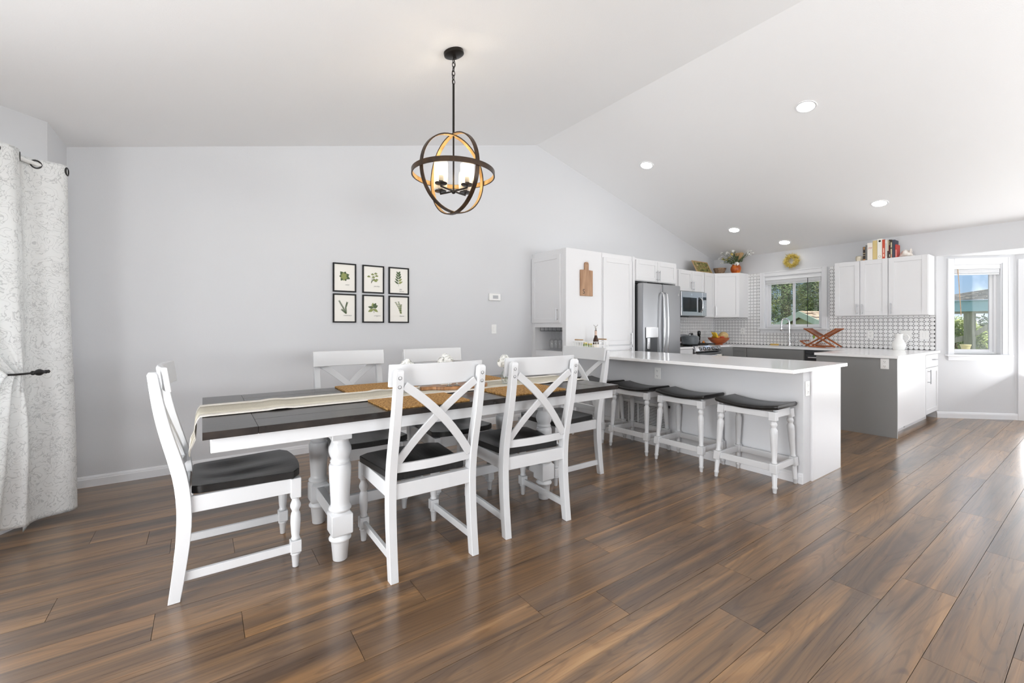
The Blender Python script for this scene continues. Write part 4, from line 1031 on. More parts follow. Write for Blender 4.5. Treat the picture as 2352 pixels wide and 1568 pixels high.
plate('wall_outlet', 'white outlet on the tiles left of the sink window', fs, 4.1, 1.16, c0=.0075)
plate('light_switch', 'white double switch plate on the tiles above the pitcher', fs, 1.79, 1.13, w=.12, kind=2, cat='switch', c0=.0075)
plate('light_switch', 'white switch plate on the tiles nearest the nook', fs, 1.6, 1.13, w=.1, kind=1, cat='switch', c0=.0075)
fb = ((0, GW, 0), (1, 0, 0), (0, -1, 0))
plate('light_switch', 'white rocker switch on the grey wall below the thermostat', fb, 3.035, 1.215, kind=1, cat='switch')
t = thing('thermostat', 'white square thermostat with grey screen on the wall', 'thermostat', (3.04, GW, 1.62))
MB(t).fbox(fb, 2.955, 3.125, 1.58, 1.668, .0005, .026).build('case', 'plate_white', t, bevel=.004)
MB(t).fbox(fb, 3.005, 3.085, 1.603, 1.645, .026, .027).build('screen', 'slate_steel', t)
# return air grille
t = thing('air_grille', 'white louvred return air grille on the half wall behind the stools', 'vent', (3.87, 3.0, .16))
y0, y1, z0, z1 = 2.66, 3.34, .165, .44
b = MB(t)
for q in ((y0, y1, z0, z0 + .025), (y0, y1, z1 - .025, z1), (y0, y0 + .025, z0, z1), (y1 - .025, y1, z0, z1)): b.fbox(fp, *q, .0005, .009)
b.build('frame', 'grille_white', t, bevel=.002)
MB(t).fbox(fp, y0 + .02, y1 - .02, z0 + .02, z1 - .02, .0006, .0012).build('duct', 'slot_dark', t)
nbar = 5; wv = (y1 - y0 - .05) / nbar
b = MB(t)
for k in range(1, nbar): b.fbox(fp, y0 + .025 + k * wv - .007, y0 + .025 + k * wv + .007, z0 + .02, z1 - .02, .0012, .008)
b.build('mullion', 'grille_white', t)
for k in range(nbar):
    for j in range(14):
        z = z0 + .034 + j * .0158
        MB(t).fbox(fp, y0 + .028 + k * wv + .005, y0 + .022 + (k + 1) * wv - .005, z, z + .0075, .0014, .007).build('slat', 'grille_white', t, smooth=0)

# ------------------------------------------------------------------ chandelier
cx, cy, cz = 1.431, 2.72, 2.318
zc = zL(cx)
t = thing('chandelier', 'bronze and wood orb chandelier with four candle shades above the table', 'chandelier', (cx, cy, zc))
sl = Vector((-.245, 0, 1)).normalized()
MB(t).lathe([(.07, -.001), (.07, -.022), (.055, -.03), (.012, -.034), (.012, -.05), (.0001, -.05)], (cx, cy, zc), 24, sl).build('canopy', 'bronze_ring', t)
for k in range(6):
    z = zc - .062 - k * .03; b = MB(t); pts = []
    for q in range(16):
        a = 2 * math.pi * q / 16; d = .0095 * math.cos(a); pts.append((cx + (d if k % 2 else 0), cy + (0 if k % 2 else d), z + .019 * math.sin(a)))
    b.tube(pts, .0026, 6, True).build('chain_link', 'bronze_ring', t)
MB(t).tube(spline([(cx, cy, zc - .04), (cx + .014, cy, zc - .09), (cx - .012, cy, zc - .15), (cx, cy, zc - .235)], 14), .002, 5).build('cord', 'bronze_ring', t)
MB(t).cyl((cx, cy, zc - .225), (cx, cy, cz + .28), .0075, n=12).build('down_rod', 'bronze_ring', t)
MB(t).cyl((cx, cy, cz + .28), (cx, cy, cz - .12), .006, n=12).build('stem', 'bronze_ring', t)
def hoop(r, w, th, ax, up, nm, n=56):
    b = MB(t); secs = []
    for k in range(n):
        a = 2 * math.pi * k / n; rad = ax * math.cos(a) + up * math.sin(a); nrm = ax.cross(up).normalized(); C = Vector((cx, cy, cz))
        secs.append([C + rad * (r + i) + nrm * j for i, j in ((0, -w / 2), (th, -w / 2), (th, w / 2), (0, w / 2))])
    ring = b.sweep(secs, True).build(nm, 'chandelier_wood', t, smooth=50)
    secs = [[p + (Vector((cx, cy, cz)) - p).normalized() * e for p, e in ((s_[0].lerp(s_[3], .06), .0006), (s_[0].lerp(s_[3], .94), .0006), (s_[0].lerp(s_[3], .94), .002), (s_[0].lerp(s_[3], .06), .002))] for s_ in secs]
    MB(t).sweep(secs, True).build('ring_glow_band', 'gold_bulb_glow', ring, smooth=50)  # inner band with the bulb glow put into its colour
    return ring
fw = Vector((.5795, .815, 0)); rt = Vector((.815, -.5795, 0)); Z = Vector((0, 0, 1))
d1 = (fw + rt * .95).normalized(); d2 = (fw - rt * .9).normalized()
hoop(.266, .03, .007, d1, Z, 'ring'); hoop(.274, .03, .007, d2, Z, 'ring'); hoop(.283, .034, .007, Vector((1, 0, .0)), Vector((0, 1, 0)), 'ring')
zb = cz - .12
for k in range(4):
    a = R(20 + 90 * k); d = Vector((math.cos(a), math.sin(a), 0)); p = Vector((cx, cy, zb)); q = p + d * .125
    arm = MB(t).tube([p, p + d * .06, q + Vector((0, 0, .002)), q + Vector((0, 0, .02))], .0065, 8).build('arm', 'bronze_ring', t)
    MB(t).lathe([(.0001, .015), (.04, .018), (.042, .024), (.016, .028), (.016, .075), (.0001, .075)], q, 18).build('candle_cup', 'bronze_ring', arm)
    MB(t).lathe([(.047, .026), (.047, .16), (.0455, .16), (.0455, .028)], q, 20, caps=False).build('glass_shade', 'shade_glass', arm, smooth=60)
    MB(t).lathe([(.0001, .075), (.012, .08), (.02, .1), (.018, .122), (.006, .138), (.0001, .14)], q, 14).build('bulb', 'bulb', arm, smooth=60)
    light('chandelier_bulb', 'POINT', q + Vector((0, 0, .11)), (0, 0, 0), 22, (1, .86, .66), shadow_soft_size=.02)
MB(t).sphere((cx, cy, zb - .004), .016, 12, 8).build('finial', 'bronze_ring', t)

# ------------------------------------------------------------------ recessed ceiling lights
rn = Vector((-.2667, 0, -1)).normalized()
for x, y, lb in ((4.887, 1.826, 'recessed ceiling light nearest the viewer'), (4.898, 3.74, 'recessed ceiling light above the pantry side of the bar'), (7.123, 1.82, 'recessed ceiling light nearest the nook'), (7.128, 3.709, 'recessed ceiling light above the range'), (7.86, 3.25, 'recessed ceiling light above the sink window wreath')):
    p = Vector((x, y, zR(x)))
    t = thing('recessed_light', lb, 'ceiling light', p, group='recessed lights in the right ceiling slope')
    MB(t).lathe([(.092, .0005), (.092, .004), (.078, .006), (.074, .002)], p, 28, rn, caps=False).build('trim_ring', 'trim_white', t, smooth=60)
    MB(t).lathe([(.0001, .0015), (.076, .0015), (.076, .003), (.0001, .004)], p, 28, rn, caps=False).build('lens', 'can_lens', t)

# ------------------------------------------------------------------ six framed herb prints
LEAFN = [0]
def leafpoly(b, p, ang, ln, w, lift):
    """flat printed leaf on the sheet: p=(x,z), drawn just in front of the paper"""
    LEAFN[0] += 1; lift += .00002 * (LEAFN[0] % 40)
    n = 6; d = Vector((math.cos(ang), math.sin(ang))); s = Vector((-d.y, d.x)); pts = []
    for k in range(n + 1):
        q = k / n; pts.append(Vector(p) + d * ln * q + s * w * math.sin(math.pi * q ** .8))
    for k in range(n - 1, 0, -1):
        q = k / n; pts.append(Vector(p) + d * ln * q - s * w * math.sin(math.pi * q ** .8))
    b.add([(q.x, GW - .0125 - lift, q.y) for q in pts], [tuple(range(len(pts)))[::-1]])
def stemline(b, pts, w=.0012):
    for (x0, z0), (x1, z1) in zip(pts, pts[1:]):
        d = Vector((x1 - x0, z1 - z0)).normalized(); s = Vector((-d.y, d.x)) * w
        b.add([(x0 + s.x, GW - .0126, z0 + s.y), (x0 - s.x, GW - .0126, z0 - s.y), (x1 - s.x, GW - .0126, z1 - s.y), (x1 + s.x, GW - .0126, z1 + s.y)], [(0, 1, 2, 3)])
def art(kind, dk, lt, x, z):
    if kind == 'mint':
        for a, l, w in ((20,   .055, .02), (75, .05, .02), (130, .06, .022), (185, .05, .02), (235, .06, .02), (290, .055, .018), (335, .065, .02)): leafpoly(dk, (x, z), R(a), l, w, 0)
        for a, l, w in ((45, .035, .014), (110, .04, .014), (160, .035, .012), (215, .042, .015), (265, .05, .016), (315, .04, .014)): leafpoly(lt, (x, z), R(a), l, w, .0009)
    elif kind == 'parsley':
        for dx, dz in ((.03, .045), (-.005, .035), (.04, .02), (-.045, .01), (.005, .005), (.04, -.02), (.015, -.025), (.03, -.035)):
            stemline(dk, [(x - .02, z - .06), (x + dx * .4, z + dz * .3), (x + dx, z + dz)], .0007)
            for a in (40, 90, 140): leafpoly(dk if a == 90 else lt, (x + dx, z + dz - .006), R(a), .022, .007, .0002 if a == 90 else .0011)
    elif kind == 'bay':
        stemline(dk, [(x, z - .075), (x - .004, z), (x + .004, z + .06)])
        for k in range(5):
            h = -.05 + k * .026
            leafpoly(dk, (x, z + h), R(145 - k * 6), .058 - k * .004, .009, 0); leafpoly(lt if k < 2 else dk, (x, z + h + .004), R(28 + k * 8), .056 - k * .004, .011, .0002)
        leafpoly(dk, (x + .003, z + .05), R(80), .035, .008, 0)
    elif kind == 'rosemary':
        for pts in ([(x + .02, z - .075), (x - .01, z - .01), (x - .05, z + .06)], [(x + .02, z - .075), (x + .015, z - .01), (x + .03, z + .045)], [(x + .02, z - .07), (x - .025, z - .03)]):
            stemline(dk, pts, .0014)
            for (a, b_) in zip(pts, pts[1:]):
                for k in range(9):
                    q = k / 9; p = (a[0] + (b_[0] - a[0]) * q, a[1] + (b_[1] - a[1]) * q); th = math.atan2(b_[1] - a[1], b_[0] - a[0])
                    for s in (-.5, .5): leafpoly(dk, p, th + s, .02, .0016, 0)
    elif kind == 'oregano':
        stemline(dk, [(x + .012, z - .06), (x + .005, z - .01), (x + .008, z + .03)], .002)
        for a, l, w, dz in ((100, .05, .018, 0), (60, .055, .018, 0), (30, .055, .017, -.005), (170, .06, .014, -.005), (205, .065, .016, -.02), (-35, .06, .014, -.015)): leafpoly(dk if a in (60, 30, 170) else lt, (x + .006, z + dz), R(a), l, w, .0001 * (a % 7))
    else:
        rd = random.Random(4)
        for pts in ([(x + .028, z - .065), (x + .004, z), (x - .035, z + .065)], [(x + .028, z - .065), (x + .015, z), (x, z + .07)], [(x + .028, z - .065), (x + .026, z - .01), (x + .03, z + .04)]):
            stemline(dk, pts, .0008)
            for (a, b_) in zip(pts, pts[1:]):
                for k in range(6):
                    q = k / 6 + .08; p = (a[0] + (b_[0] - a[0]) * q, a[1] + (b_[1] - a[1]) * q)
                    for s in (20, 160): leafpoly(dk if k % 2 else lt, p, R(s + rd.uniform(-20, 20)), .012, .004, 0)
rows = [[(764, 818.9, 601, 668.5), (826.3, 878.2, 606.4, 671.7), (886.2, 934, 610.8, 674.4)], [(765.3, 820, 674.6, 739.7), (827.5, 879.2, 677.2, 740), (886.2, 934, 679.2, 740)]]
herbs = [['mint', 'parsley', 'bay'], ['rosemary', 'oregano', 'thyme']]
WX = [1.075, 1.372, 1.655]; FW, FH = .232, .298
for r in range(2):
    for c in range(3):
        x0 = WX[c]; z1 = 1.902 - r * .316; z0 = z1 - FH; x1 = x0 + FW; k = herbs[r][c]
        nm = {'bay': 'bay leaf'}.get(k, k)
        t = thing('framed_print', f'black framed {nm} herb print, {("upper", "lower")[r]} row {("near the curtain", "middle", "near the thermostat")[c]}', 'picture', ((x0 + x1) / 2, GW, z0), group='framed herb prints on the gable wall')
        b = MB(t); w = .014
        for q in ((0, w, 0, FH), (FW - w, FW, 0, FH), (w, FW - w, 0, w), (w, FW - w, FH - w, FH)): b.fbox(((x0, GW, z0), (1, 0, 0), (0, -1, 0)), *q, .001, .02)
        b.build('frame', 'frame_black', t, bevel=.0015, smooth=0)
        MB(t).fbox(((x0, GW, z0), (1, 0, 0), (0, -1, 0)), w, FW - w, w, FH - w, .003, .012).build('sheet', 'paper', t, smooth=0)
        dk, lt = MB(t), MB(t); art(k, dk, lt, (x0 + x1) / 2 - .005, z0 + .165)
        dk.build('printed_sprig', 'leaf_dark', t, smooth=0)
        if lt.v: lt.build('printed_leaves', 'leaf_light', t, smooth=0)
        body = {'bay': 'bay\nleaves'}.get(k, k); tz = z0 + (.07 if k != 'bay' else .05)
        mtx = Matrix.Translation(Vector((x0 + FW * (.44 if k == 'rosemary' else .52), GW - .0145, tz)) - Vector(t.location)) @ Matrix.Rotation(R(90), 4, 'X')
        textmesh(body, .0215, 'ink_grey', 'caption', t, mtx, shear=.35, ext=.0001)

# ------------------------------------------------------------------ curtain, rod, holdback
def bay(a, c, z): p = C0 + BU * a + BN * c; return Vector((p.x, p.y, z))
t = thing('curtain_rod', 'white curtain rod with brackets above the bay window', 'curtain rod', bay(.5, .1, 2.27))
MB(t).cyl(bay(.03, .1, 2.27), bay(1.06, .1, 2.27), .0125, n=14).build('rod', 'rod_white', t)
b = MB(t)
for a in (.045, 1.04): b.box(*[f(q) for q in zip(bay(a - .01, 0, 0), bay(a + .01, .1, 0)) for f in (min, max)][:4], 2.262, 2.278)
b.build('bracket', 'rod_white', t)
MB(t).sphere(bay(.025, .1, 2.27), .02, 12, 8).build('finial', 'rod_white', t)
t = thing('curtain', 'off-white curtain with grey floral print, tied back by a holdback', 'curtain', bay(.3, .1, 0))
ZT, ZH = 2.305, .97
def cur(u, z):
    """u 0..1 across from the wall corner to the free edge; the part beyond u = .4 is gathered by the holdback"""
    if z > ZH: q = max(0, (ZT - z) / (ZT - ZH))
    else: q = max(0, (ZH - z) / ZH)
    right = .03 - .05 * (ZT - z) / ZT
    top = .03 + .82 * u
    if u < .4: a = right + (.345 - right) * u / .4; free = 0
    else:
        free = (u - .4) / .6; tie = .345 + .085 * free
        a = top + (tie - top) * q ** 4 if z > ZH else tie + (.3 + .36 * free - tie) * q ** .55
    pinch = math.exp(-((z - ZH) / .16) ** 2)
    fold = .05 - .012 * (ZT - z) / ZT
    if free > 0:
        k = min(1, free / .12); fold *= 1 - .72 * pinch * k
        if z < ZH: fold *= .75
    w = math.sin(2 * math.pi * (2.6 * u + .1)) * fold + .006 * math.sin(9 * u + 3 * z)
    w += .012 * math.sin(2 * math.pi * 5.5 * u) * (pinch + .35) * min(1, free * 4)
    base = .115 + .03 * (1 - free) * (ZT - z) / ZT
    low = (ZT - z) / (ZT - ZH) if z > ZH else 1
    sag = min(1, free * 6) * (.045 * max(0, low) ** 3 + (.02 * math.sin(math.pi * q) if z < ZH else 0))
    return bay(a, base + w + sag, z)
NU, NV = 96, 110
b = MB(t); vs = []
for k in range(NV + 1):
    for j in range(NU + 1):
        u = j / NU; zlo = .012 + .012 * (1 + math.sin(7 * u)) + .16 * max(0, u - .4) + (.03 if u > .4 else 0); z = zlo + (ZT - zlo) * k / NV
        vs.append(cur(u, z))
K = NU + 1
b.add(vs, [(k * K + j, k * K + j + 1, (k + 1) * K + j + 1, (k + 1) * K + j) for k in range(NV) for j in range(NU)])
pn = b.build('panel', 'curtain_linen', t, smooth=80); md = pn.modifiers.new('thick', 'SOLIDIFY'); md.thickness = .003; md.offset = 0
for u in (.03, .19, .36, .52, .68, .85):
    p = cur(u, 2.27); dvec = (cur(u + .02, 2.27) - cur(u - .02, 2.27)).normalized(); n_ = dvec.cross(Z).normalized(); pts = []
    for q in range(20):
        a = 2 * math.pi * q / 20; pts.append(p + dvec * .024 * math.cos(a) + Z * .024 * math.sin(a))
    MB(t).tube(pts, .0055, 8, True).build('grommet', 'black_iron', t)
t = thing('curtain_holdback', 'dark metal curtain holdback with turned finial', 'holdback', bay(.42, .01, ZH))
MB(t).tube(spline([bay(.42, .002, ZH), bay(.425, .1, ZH), bay(.415, .18, ZH), bay(.38, .205, ZH), bay(.33, .205, ZH)], 16), .006, 8).build('hook', 'black_iron', t)
dv = (bay(.02, .2, ZH) - bay(.2, .2, ZH)).normalized()
MB(t).lathe([(.006, 0), (.013, .006), (.013, .012), (.009, .018), (.019, .04), (.02, .05), (.012, .07), (.009, .08), (.012, .088), (.009, .096), (.011, .105), (.0001, .112)], bay(.33, .205, ZH), 14, dv).build('finial', 'black_iron', t, smooth=50)

# ------------------------------------------------------------------ things on and around the bar
t = thing('cutting_board', 'oak cutting board with letter S hanging on the cabinet side', 'cutting board', (4.0, FY, 1.64))
bx0, bx1 = 3.893, 4.107
b = MB(t); b.prism([(bx0, 1.638), (bx1, 1.638), (bx1, 1.968), (4.034, 1.972), (4.034, 2.05), (4.025, 2.068), (4.0, 2.074), (3.975, 2.068), (3.966, 2.05), (3.966, 1.972), (bx0, 1.968)], FY - .024, FY - .001, 'y')
b.build('board', 'board_oak', t, bevel=.003)
MB(t).lathe([(.006, 0), (.006, .0006), (.0001, .0006)], (4.0, FY - .024, 2.05), 12, (0, -1, 0)).build('hole', 'slot_dark', t)
mtx = Matrix.Translation(Vector((bx0 + .03, FY - .0245, 1.665)) - Vector(t.location)) @ Matrix.Rotation(R(90), 4, 'X')
textmesh('S', .085, 'wax_dark', 'initial', t, mtx, ext=.0004)
# wire basket
t = thing('wire_basket', 'white wire basket with wooden handles on the breakfast bar', 'basket', (3.93, 3.84, CZ))
x0, x1, y0, y1, z0, z1 = 3.735, 4.145, 3.74, 3.945, CZ + .003, CZ + .138
b = MB(t)
for z in (z0, z0 + .045, z0 + .09, z1): b.tube([(x0, y0, z), (x1, y0, z), (x1, y1, z), (x0, y1, z)], .0022 if z < z1 else .0032, 6, True)
for k in range(11):
    x = x0 + (x1 - x0) * k / 10
    for y in (y0, y1): b.cyl((x, y, z0), (x, y, z1), .0018, n=6)
    b.cyl((x, y0, z0), (x, y1, z0), .0018, n=6)
for k in range(1, 5):
    y = y0 + (y1 - y0) * k / 5
    for x in (x0, x1): b.cyl((x, y, z0), (x, y, z1), .0018, n=6)
for x in (x0, x1):
    for y in (y0 + .04, y1 - .04): b.cyl((x, y, z1), (x, y, z1 + .028), .0022, n=6)
b.build('wire_frame', 'wire_white', t)
for x in (x0, x1): MB(t).cyl((x, y0 + .035, z1 + .028), (x, y1 - .035, z1 + .028), .0085, n=10).build('handle', 'handle_wood', t)
def bottle(x, y, z):
    t = thing('wine_bottle', 'dark wine bottle with stag-head stopper in the wire basket', 'bottle', (x, y, z))
    MB(t).lathe([(.0001, 0), (.036, 0), (.0375, .006), (.0375, .12), (.034, .15), (.02, .19), (.0145, .215), (.0145, .26)], (x, y, z), 22).build('glass', 'bottle_glass', t, smooth=60)
    MB(t).lathe([(.0155, .205), (.0155, .268), (.0001, .268)], (x, y, z), 18).build('foil', 'foil_pink', t)
    MB(t).lathe([(.0379, .03), (.0379, .1)], (x, y, z), 22, caps=False).build('label', 'bottle_label', t)
    MB(t).lathe([(.012, .268), (.014, .274), (.008, .283), (.007, .295), (.011, .306), (.008, .322), (.0001, .326)], (x, y, z), 14).build('stopper', 'pewter', t)
    b = MB(t)
    for s in (-1, 1): b.tube(spline([(x, y, z + .315), (x + s * .014, y, z + .326), (x + s * .03, y, z + .333), (x + s * .036, y, z + .345)], 8), .003, 6)
    b.build('antlers', 'pewter', t)
bottle(4.035, 3.85, CZ + .006)
for x, lb, m1, m2 in ((3.845, 'green glass jar in the wire basket beside the bottle', 'jar_green', 'jar_yellow'), (3.925, 'pale green jar in the wire basket near the bottle', 'jar_green', 'jar_yellow')):
    t = thing('jar', lb, 'jar', (x, 3.84, CZ + .006)); h = .1 if x < 3.9 else .085
    MB(t).lathe([(.0001, 0), (.028, 0), (.03, .005), (.03, h), (.024, h + .008), (.024, h + .012)], (x, 3.84, CZ + .006), 18).build('glass', m1, t); MB(t).lathe([(.026, h + .012), (.026, h + .026), (.0001, h + .026)], (x, 3.84, CZ + .006), 18).build('lid', m2, t)

# ------------------------------------------------------------------ on the range and worktops
px, py, pz = 6.6, 4.17, .9525
t = thing('dutch_oven', 'grey enamel dutch oven with lid on the range', 'pot', (px, py, pz))
MB(t).lathe([(.0001, 0), (.115, 0), (.128, .01), (.138, .06), (.14, .115), (.134, .115), (.0001, .1)], (px, py, pz), 30).build('body', 'pot_grey', t, smooth=50)
ld = MB(t).lathe([(.142, .116), (.143, .122), (.12, .138), (.06, .15), (.0001, .152)], (px, py, pz), 30).build('lid', 'pot_grey', t, smooth=50)
MB(t).lathe([(.008, .15), (.008, .162), (.02, .168), (.022, .176), (.0001, .182)], (px, py, pz), 16).build('knob', 'steel_bright', ld, smooth=50)
for s in (-1, 1): MB(t).tube(spline([(px + s * .138, py - .04, pz + .095), (px + s * .165, py - .03, pz + .097), (px + s * .165, py + .03, pz + .097), (px + s * .138, py + .04, pz + .095)], 10), .009, 8).build('side_handle', 'pot_grey', t)
MILL = [(.0001, 0), (.03, 0), (.031, .01), (.026, .03), (.021, .06), (.024, .1), (.028, .13), (.022, .135), (.022, .14), (.028, .15), (.029, .2), (.022, .215), (.0001, .218)]
b = one('pepper_mill', 'tall black pepper mill right of the range', 'pepper mill', (7.34, 4.46, CZ)); b.lathe([(r, z * 1.15) for r, z in MILL], (7.34, 4.46, CZ), 18); b.done('black_gloss', smooth=40)
b = one('salt_mill', 'short black salt mill behind the dutch oven', 'salt mill', (7.3, 4.58, CZ)); b.lathe([(r * .9, z * .95) for r, z in MILL], (7.3, 4.58, CZ), 18); b.done('black_gloss', smooth=40)
b = one('garlic_dish', 'small dark dish beside the pepper mill', 'dish', (7.43, 4.42, CZ)); b.lathe([(.0001, 0), (.03, 0), (.05, .03), (.046, .03), (.0001, .008)], (7.43, 4.42, CZ), 20); b.done('black_iron', smooth=50)
for x, y, r, m_, lb in ((7.42, 4.42, .026, 'orange_fruit', 'brown onion in the small dark dish'), (7.45, 4.435, .02, 'shell_white', 'garlic bulb in the small dark dish')):
    b = one('onion' if r > .022 else 'garlic', lb, 'vegetable', (x, y, CZ + .013))
    b.lathe([(.0001, 0), (r * .7, r * .2), (r, r * .85), (r * .75, r * 1.5), (r * .2, r * 1.9), (r * .12, r * 2.4), (.0001, r * 2.4)], (x, y, CZ + .013), 16); b.done(m_, smooth=60)
# fruit bowl
fx, fy = 7.66, 4.27
t = thing('fruit_bowl', 'round wooden fruit bowl on the corner worktop', 'bowl', (fx, fy, CZ))
MB(t).lathe([(.0001, 0), (.07, 0), (.072, .012), (.12, .04), (.17, .09), (.185, .125), (.176, .125), (.16, .092), (.11, .05), (.0001, .03)], (fx, fy, CZ), 36).build('bowl', 'bowl_wood', t, smooth=50)
b = one('melon', 'pale netted melon in the fruit bowl', 'melon', (fx + .06, fy - .05, CZ + .09)); b.sphere((fx + .075, fy - .05, CZ + .155), .08, 20, 14, (1.05, 1.05, .95)); b.done('melon', smooth=80)
for k in range(3):
    t = thing('banana', ('yellow banana at the outer edge of the fruit bowl', 'yellow banana in the middle of the bunch', 'yellow banana lying against the apples')[k], 'banana', (fx - .1, fy + .03, CZ + .1), group='bananas in the fruit bowl')
    o = Vector((fx - .155 + k * .028, fy - .045 + k * .045, CZ + .115)); pts = spline([o + Vector((-.01, .03, .11)), o + Vector((-.012, -.005, .075)), o + Vector((.0, -.015, .03)), o + Vector((.04, 0, -.005))], 14)
    rr = [.0055, .0055, .011, .0155, .0175, .0185, .019, .019, .019, .0185, .0175, .0155, .012, .0075, .004]
    MB(t).tube(pts, rr, 8).build('fruit', 'yellow_banana', t, smooth=60)
    MB(t).cyl(pts[0], pts[0] + Vector((.002, .004, .018)), .005, .0045, 6).build('stem', 'bark', t)
for x, y, z, m_, lb in ((fx - .045, fy - .095, .115, 'apple_red', 'red apple at the front of the fruit bowl'), (fx - .05, fy - .02, .125, 'orange_fruit', 'orange between bananas and melon'), (fx - .01, fy + .085, .12, 'orange_fruit', 'orange at the back of the fruit bowl')):
    t = thing('apple' if 'apple' in m_ else 'orange', lb, 'fruit', (x, y, CZ + z - .036))
    MB(t).lathe([(.0001, .006), (.018, 0), (.034, .018), (.039, .04), (.033, .062), (.015, .07), (.0001, .063)], (x, y, CZ + z - .036), 18).build('fruit', m_, t, smooth=80); MB(t).cyl((x, y, CZ + z + .026), (x + .003, y, CZ + z + .042), .0015, n=5).build('stem', 'bark', t)
# folding dish rack
t = thing('dish_rack', 'folding X-shaped wooden dish rack beside the sink', 'dish rack', (7.87, 2.72, CZ))
rx0, rx1 = 7.72, 8.0; ya, yb = 2.93, 2.47          # legs lean along y
for x in (rx0, rx1 - .018):
    for (u0, w0), (u1, w1) in (((2.905, CZ + .292), (2.5, CZ + .015)), ((2.49, CZ + .292), (2.9, CZ + .018))):
        d = Vector((0, u1 - u0, w1 - w0)).normalized(); s = Vector((0, -d.z, d.y)) * .011; xo = x + (.0 if u0 > u1 else .019)
        MB(t).sweep([[(xo, u + q * s.y, w + q * s.z) for q in (-1, 1)] + [(xo + .016, u + q * s.y, w + q * s.z) for q in (1, -1)] for u, w in ((u0, w0), (u1, w1))]).build('leg_bar', 'rack_wood', t, bevel=.002)
for k in range(11):
    q = .06 + .36 * k / 10
    for (u0, w0), (u1, w1) in (((2.905, CZ + .292), (2.5, CZ + .015)), ((2.49, CZ + .292), (2.9, CZ + .018))):
        u, w = u0 + (u1 - u0) * q, w0 + (w1 - w0) * q; MB(t).cyl((rx0, u, w + .006), (rx1 + .02, u, w + .006), .0048, n=8).build('dowel', 'rack_wood', t)
for u, w in ((2.905, CZ + .292), (2.49, CZ + .292), (2.96, CZ + .1)): MB(t).box(rx0 - .01, rx1 + .03, u - .01, u + .01, w - .012, w + .008).build('top_rail', 'rack_wood', t, bevel=.003)
b = MB(t); b.box(rx0, rx1 + .01, 2.72, 2.93, CZ + .045, CZ + .055); b.build('lower_tray', 'rack_wood', t, bevel=.002)
for x in (rx0 - .002, rx1 + .02):
    d = Vector((0, 2.72 - 2.96, .01 - .1)); MB(t).sweep([[(x, u, w - .012), (x, u, w + .01), (x + .014, u, w + .01), (x + .014, u, w - .012)] for u, w in ((2.965, CZ + .1), (2.84, CZ + .02), (2.62, CZ + .018))]).build('tray_bar', 'rack_wood', t, bevel=.002)
b = one('mug', 'white mug with dark rim on the dish rack tray', 'mug', (7.84, 2.83, CZ + .055)); b.lathe([(.0001, 0), (.03, 0), (.036, .01), (.038, .075), (.035, .075), (.033, .012), (.0001, .008)], (7.84, 2.83, CZ + .055), 20); b.tube(spline([(7.805, 2.845, CZ + .115), (7.78, 2.855, CZ + .105), (7.785, 2.852, CZ + .08), (7.808, 2.844, CZ + .075)], 8), .005, 6); b.done('pitcher_white', smooth=50)
t = thing('dish_brush', 'green dish brush standing in the mug on the rack', 'brush', (7.84, 2.83, CZ + .066)); MB(t).cyl((7.84, 2.83, CZ + .066), (7.845, 2.822, CZ + .15), .005, n=8).build('stick', 'brush_green', t); MB(t).sphere((7.846, 2.82, CZ + .165), .024, 12, 8, (1, .6, 1)).build('head', 'brush_green', t)
# pitcher
t = thing('pitcher', 'white embossed ceramic pitcher on the worktop under the cabinets', 'pitcher', (7.96, 1.82, CZ))
MB(t).lathe([(.0001, 0), (.06, 0), (.064, .006), (.078, .05), (.077, .085), (.06, .125), (.044, .155), (.041, .175), (.046, .205), (.052, .225), (.048, .225), (.037, .178), (.04, .155), (.07, .085), (.0001, .012)], (7.96, 1.82, CZ), 28).build('body', 'pitcher_white', t, smooth=60)
MB(t).tube(spline([(7.955, 1.775, CZ + .205), (7.95, 1.735, CZ + .215), (7.95, 1.71, CZ + .175), (7.955, 1.735, CZ + .12), (7.96, 1.765, CZ + .095)], 14), .0075, 8).build('handle', 'pitcher_white', t, smooth=60)
MB(t).sweep([[(7.96 + q, 1.866, CZ + .185), (7.96 + q * .2, 1.868, CZ + .226)] + [(7.96 + q * .1, 1.905, CZ + .236), (7.96 + q * .5, 1.87, CZ + .2)] for q in (-.026, .026)]).build('spout', 'pitcher_white', t)

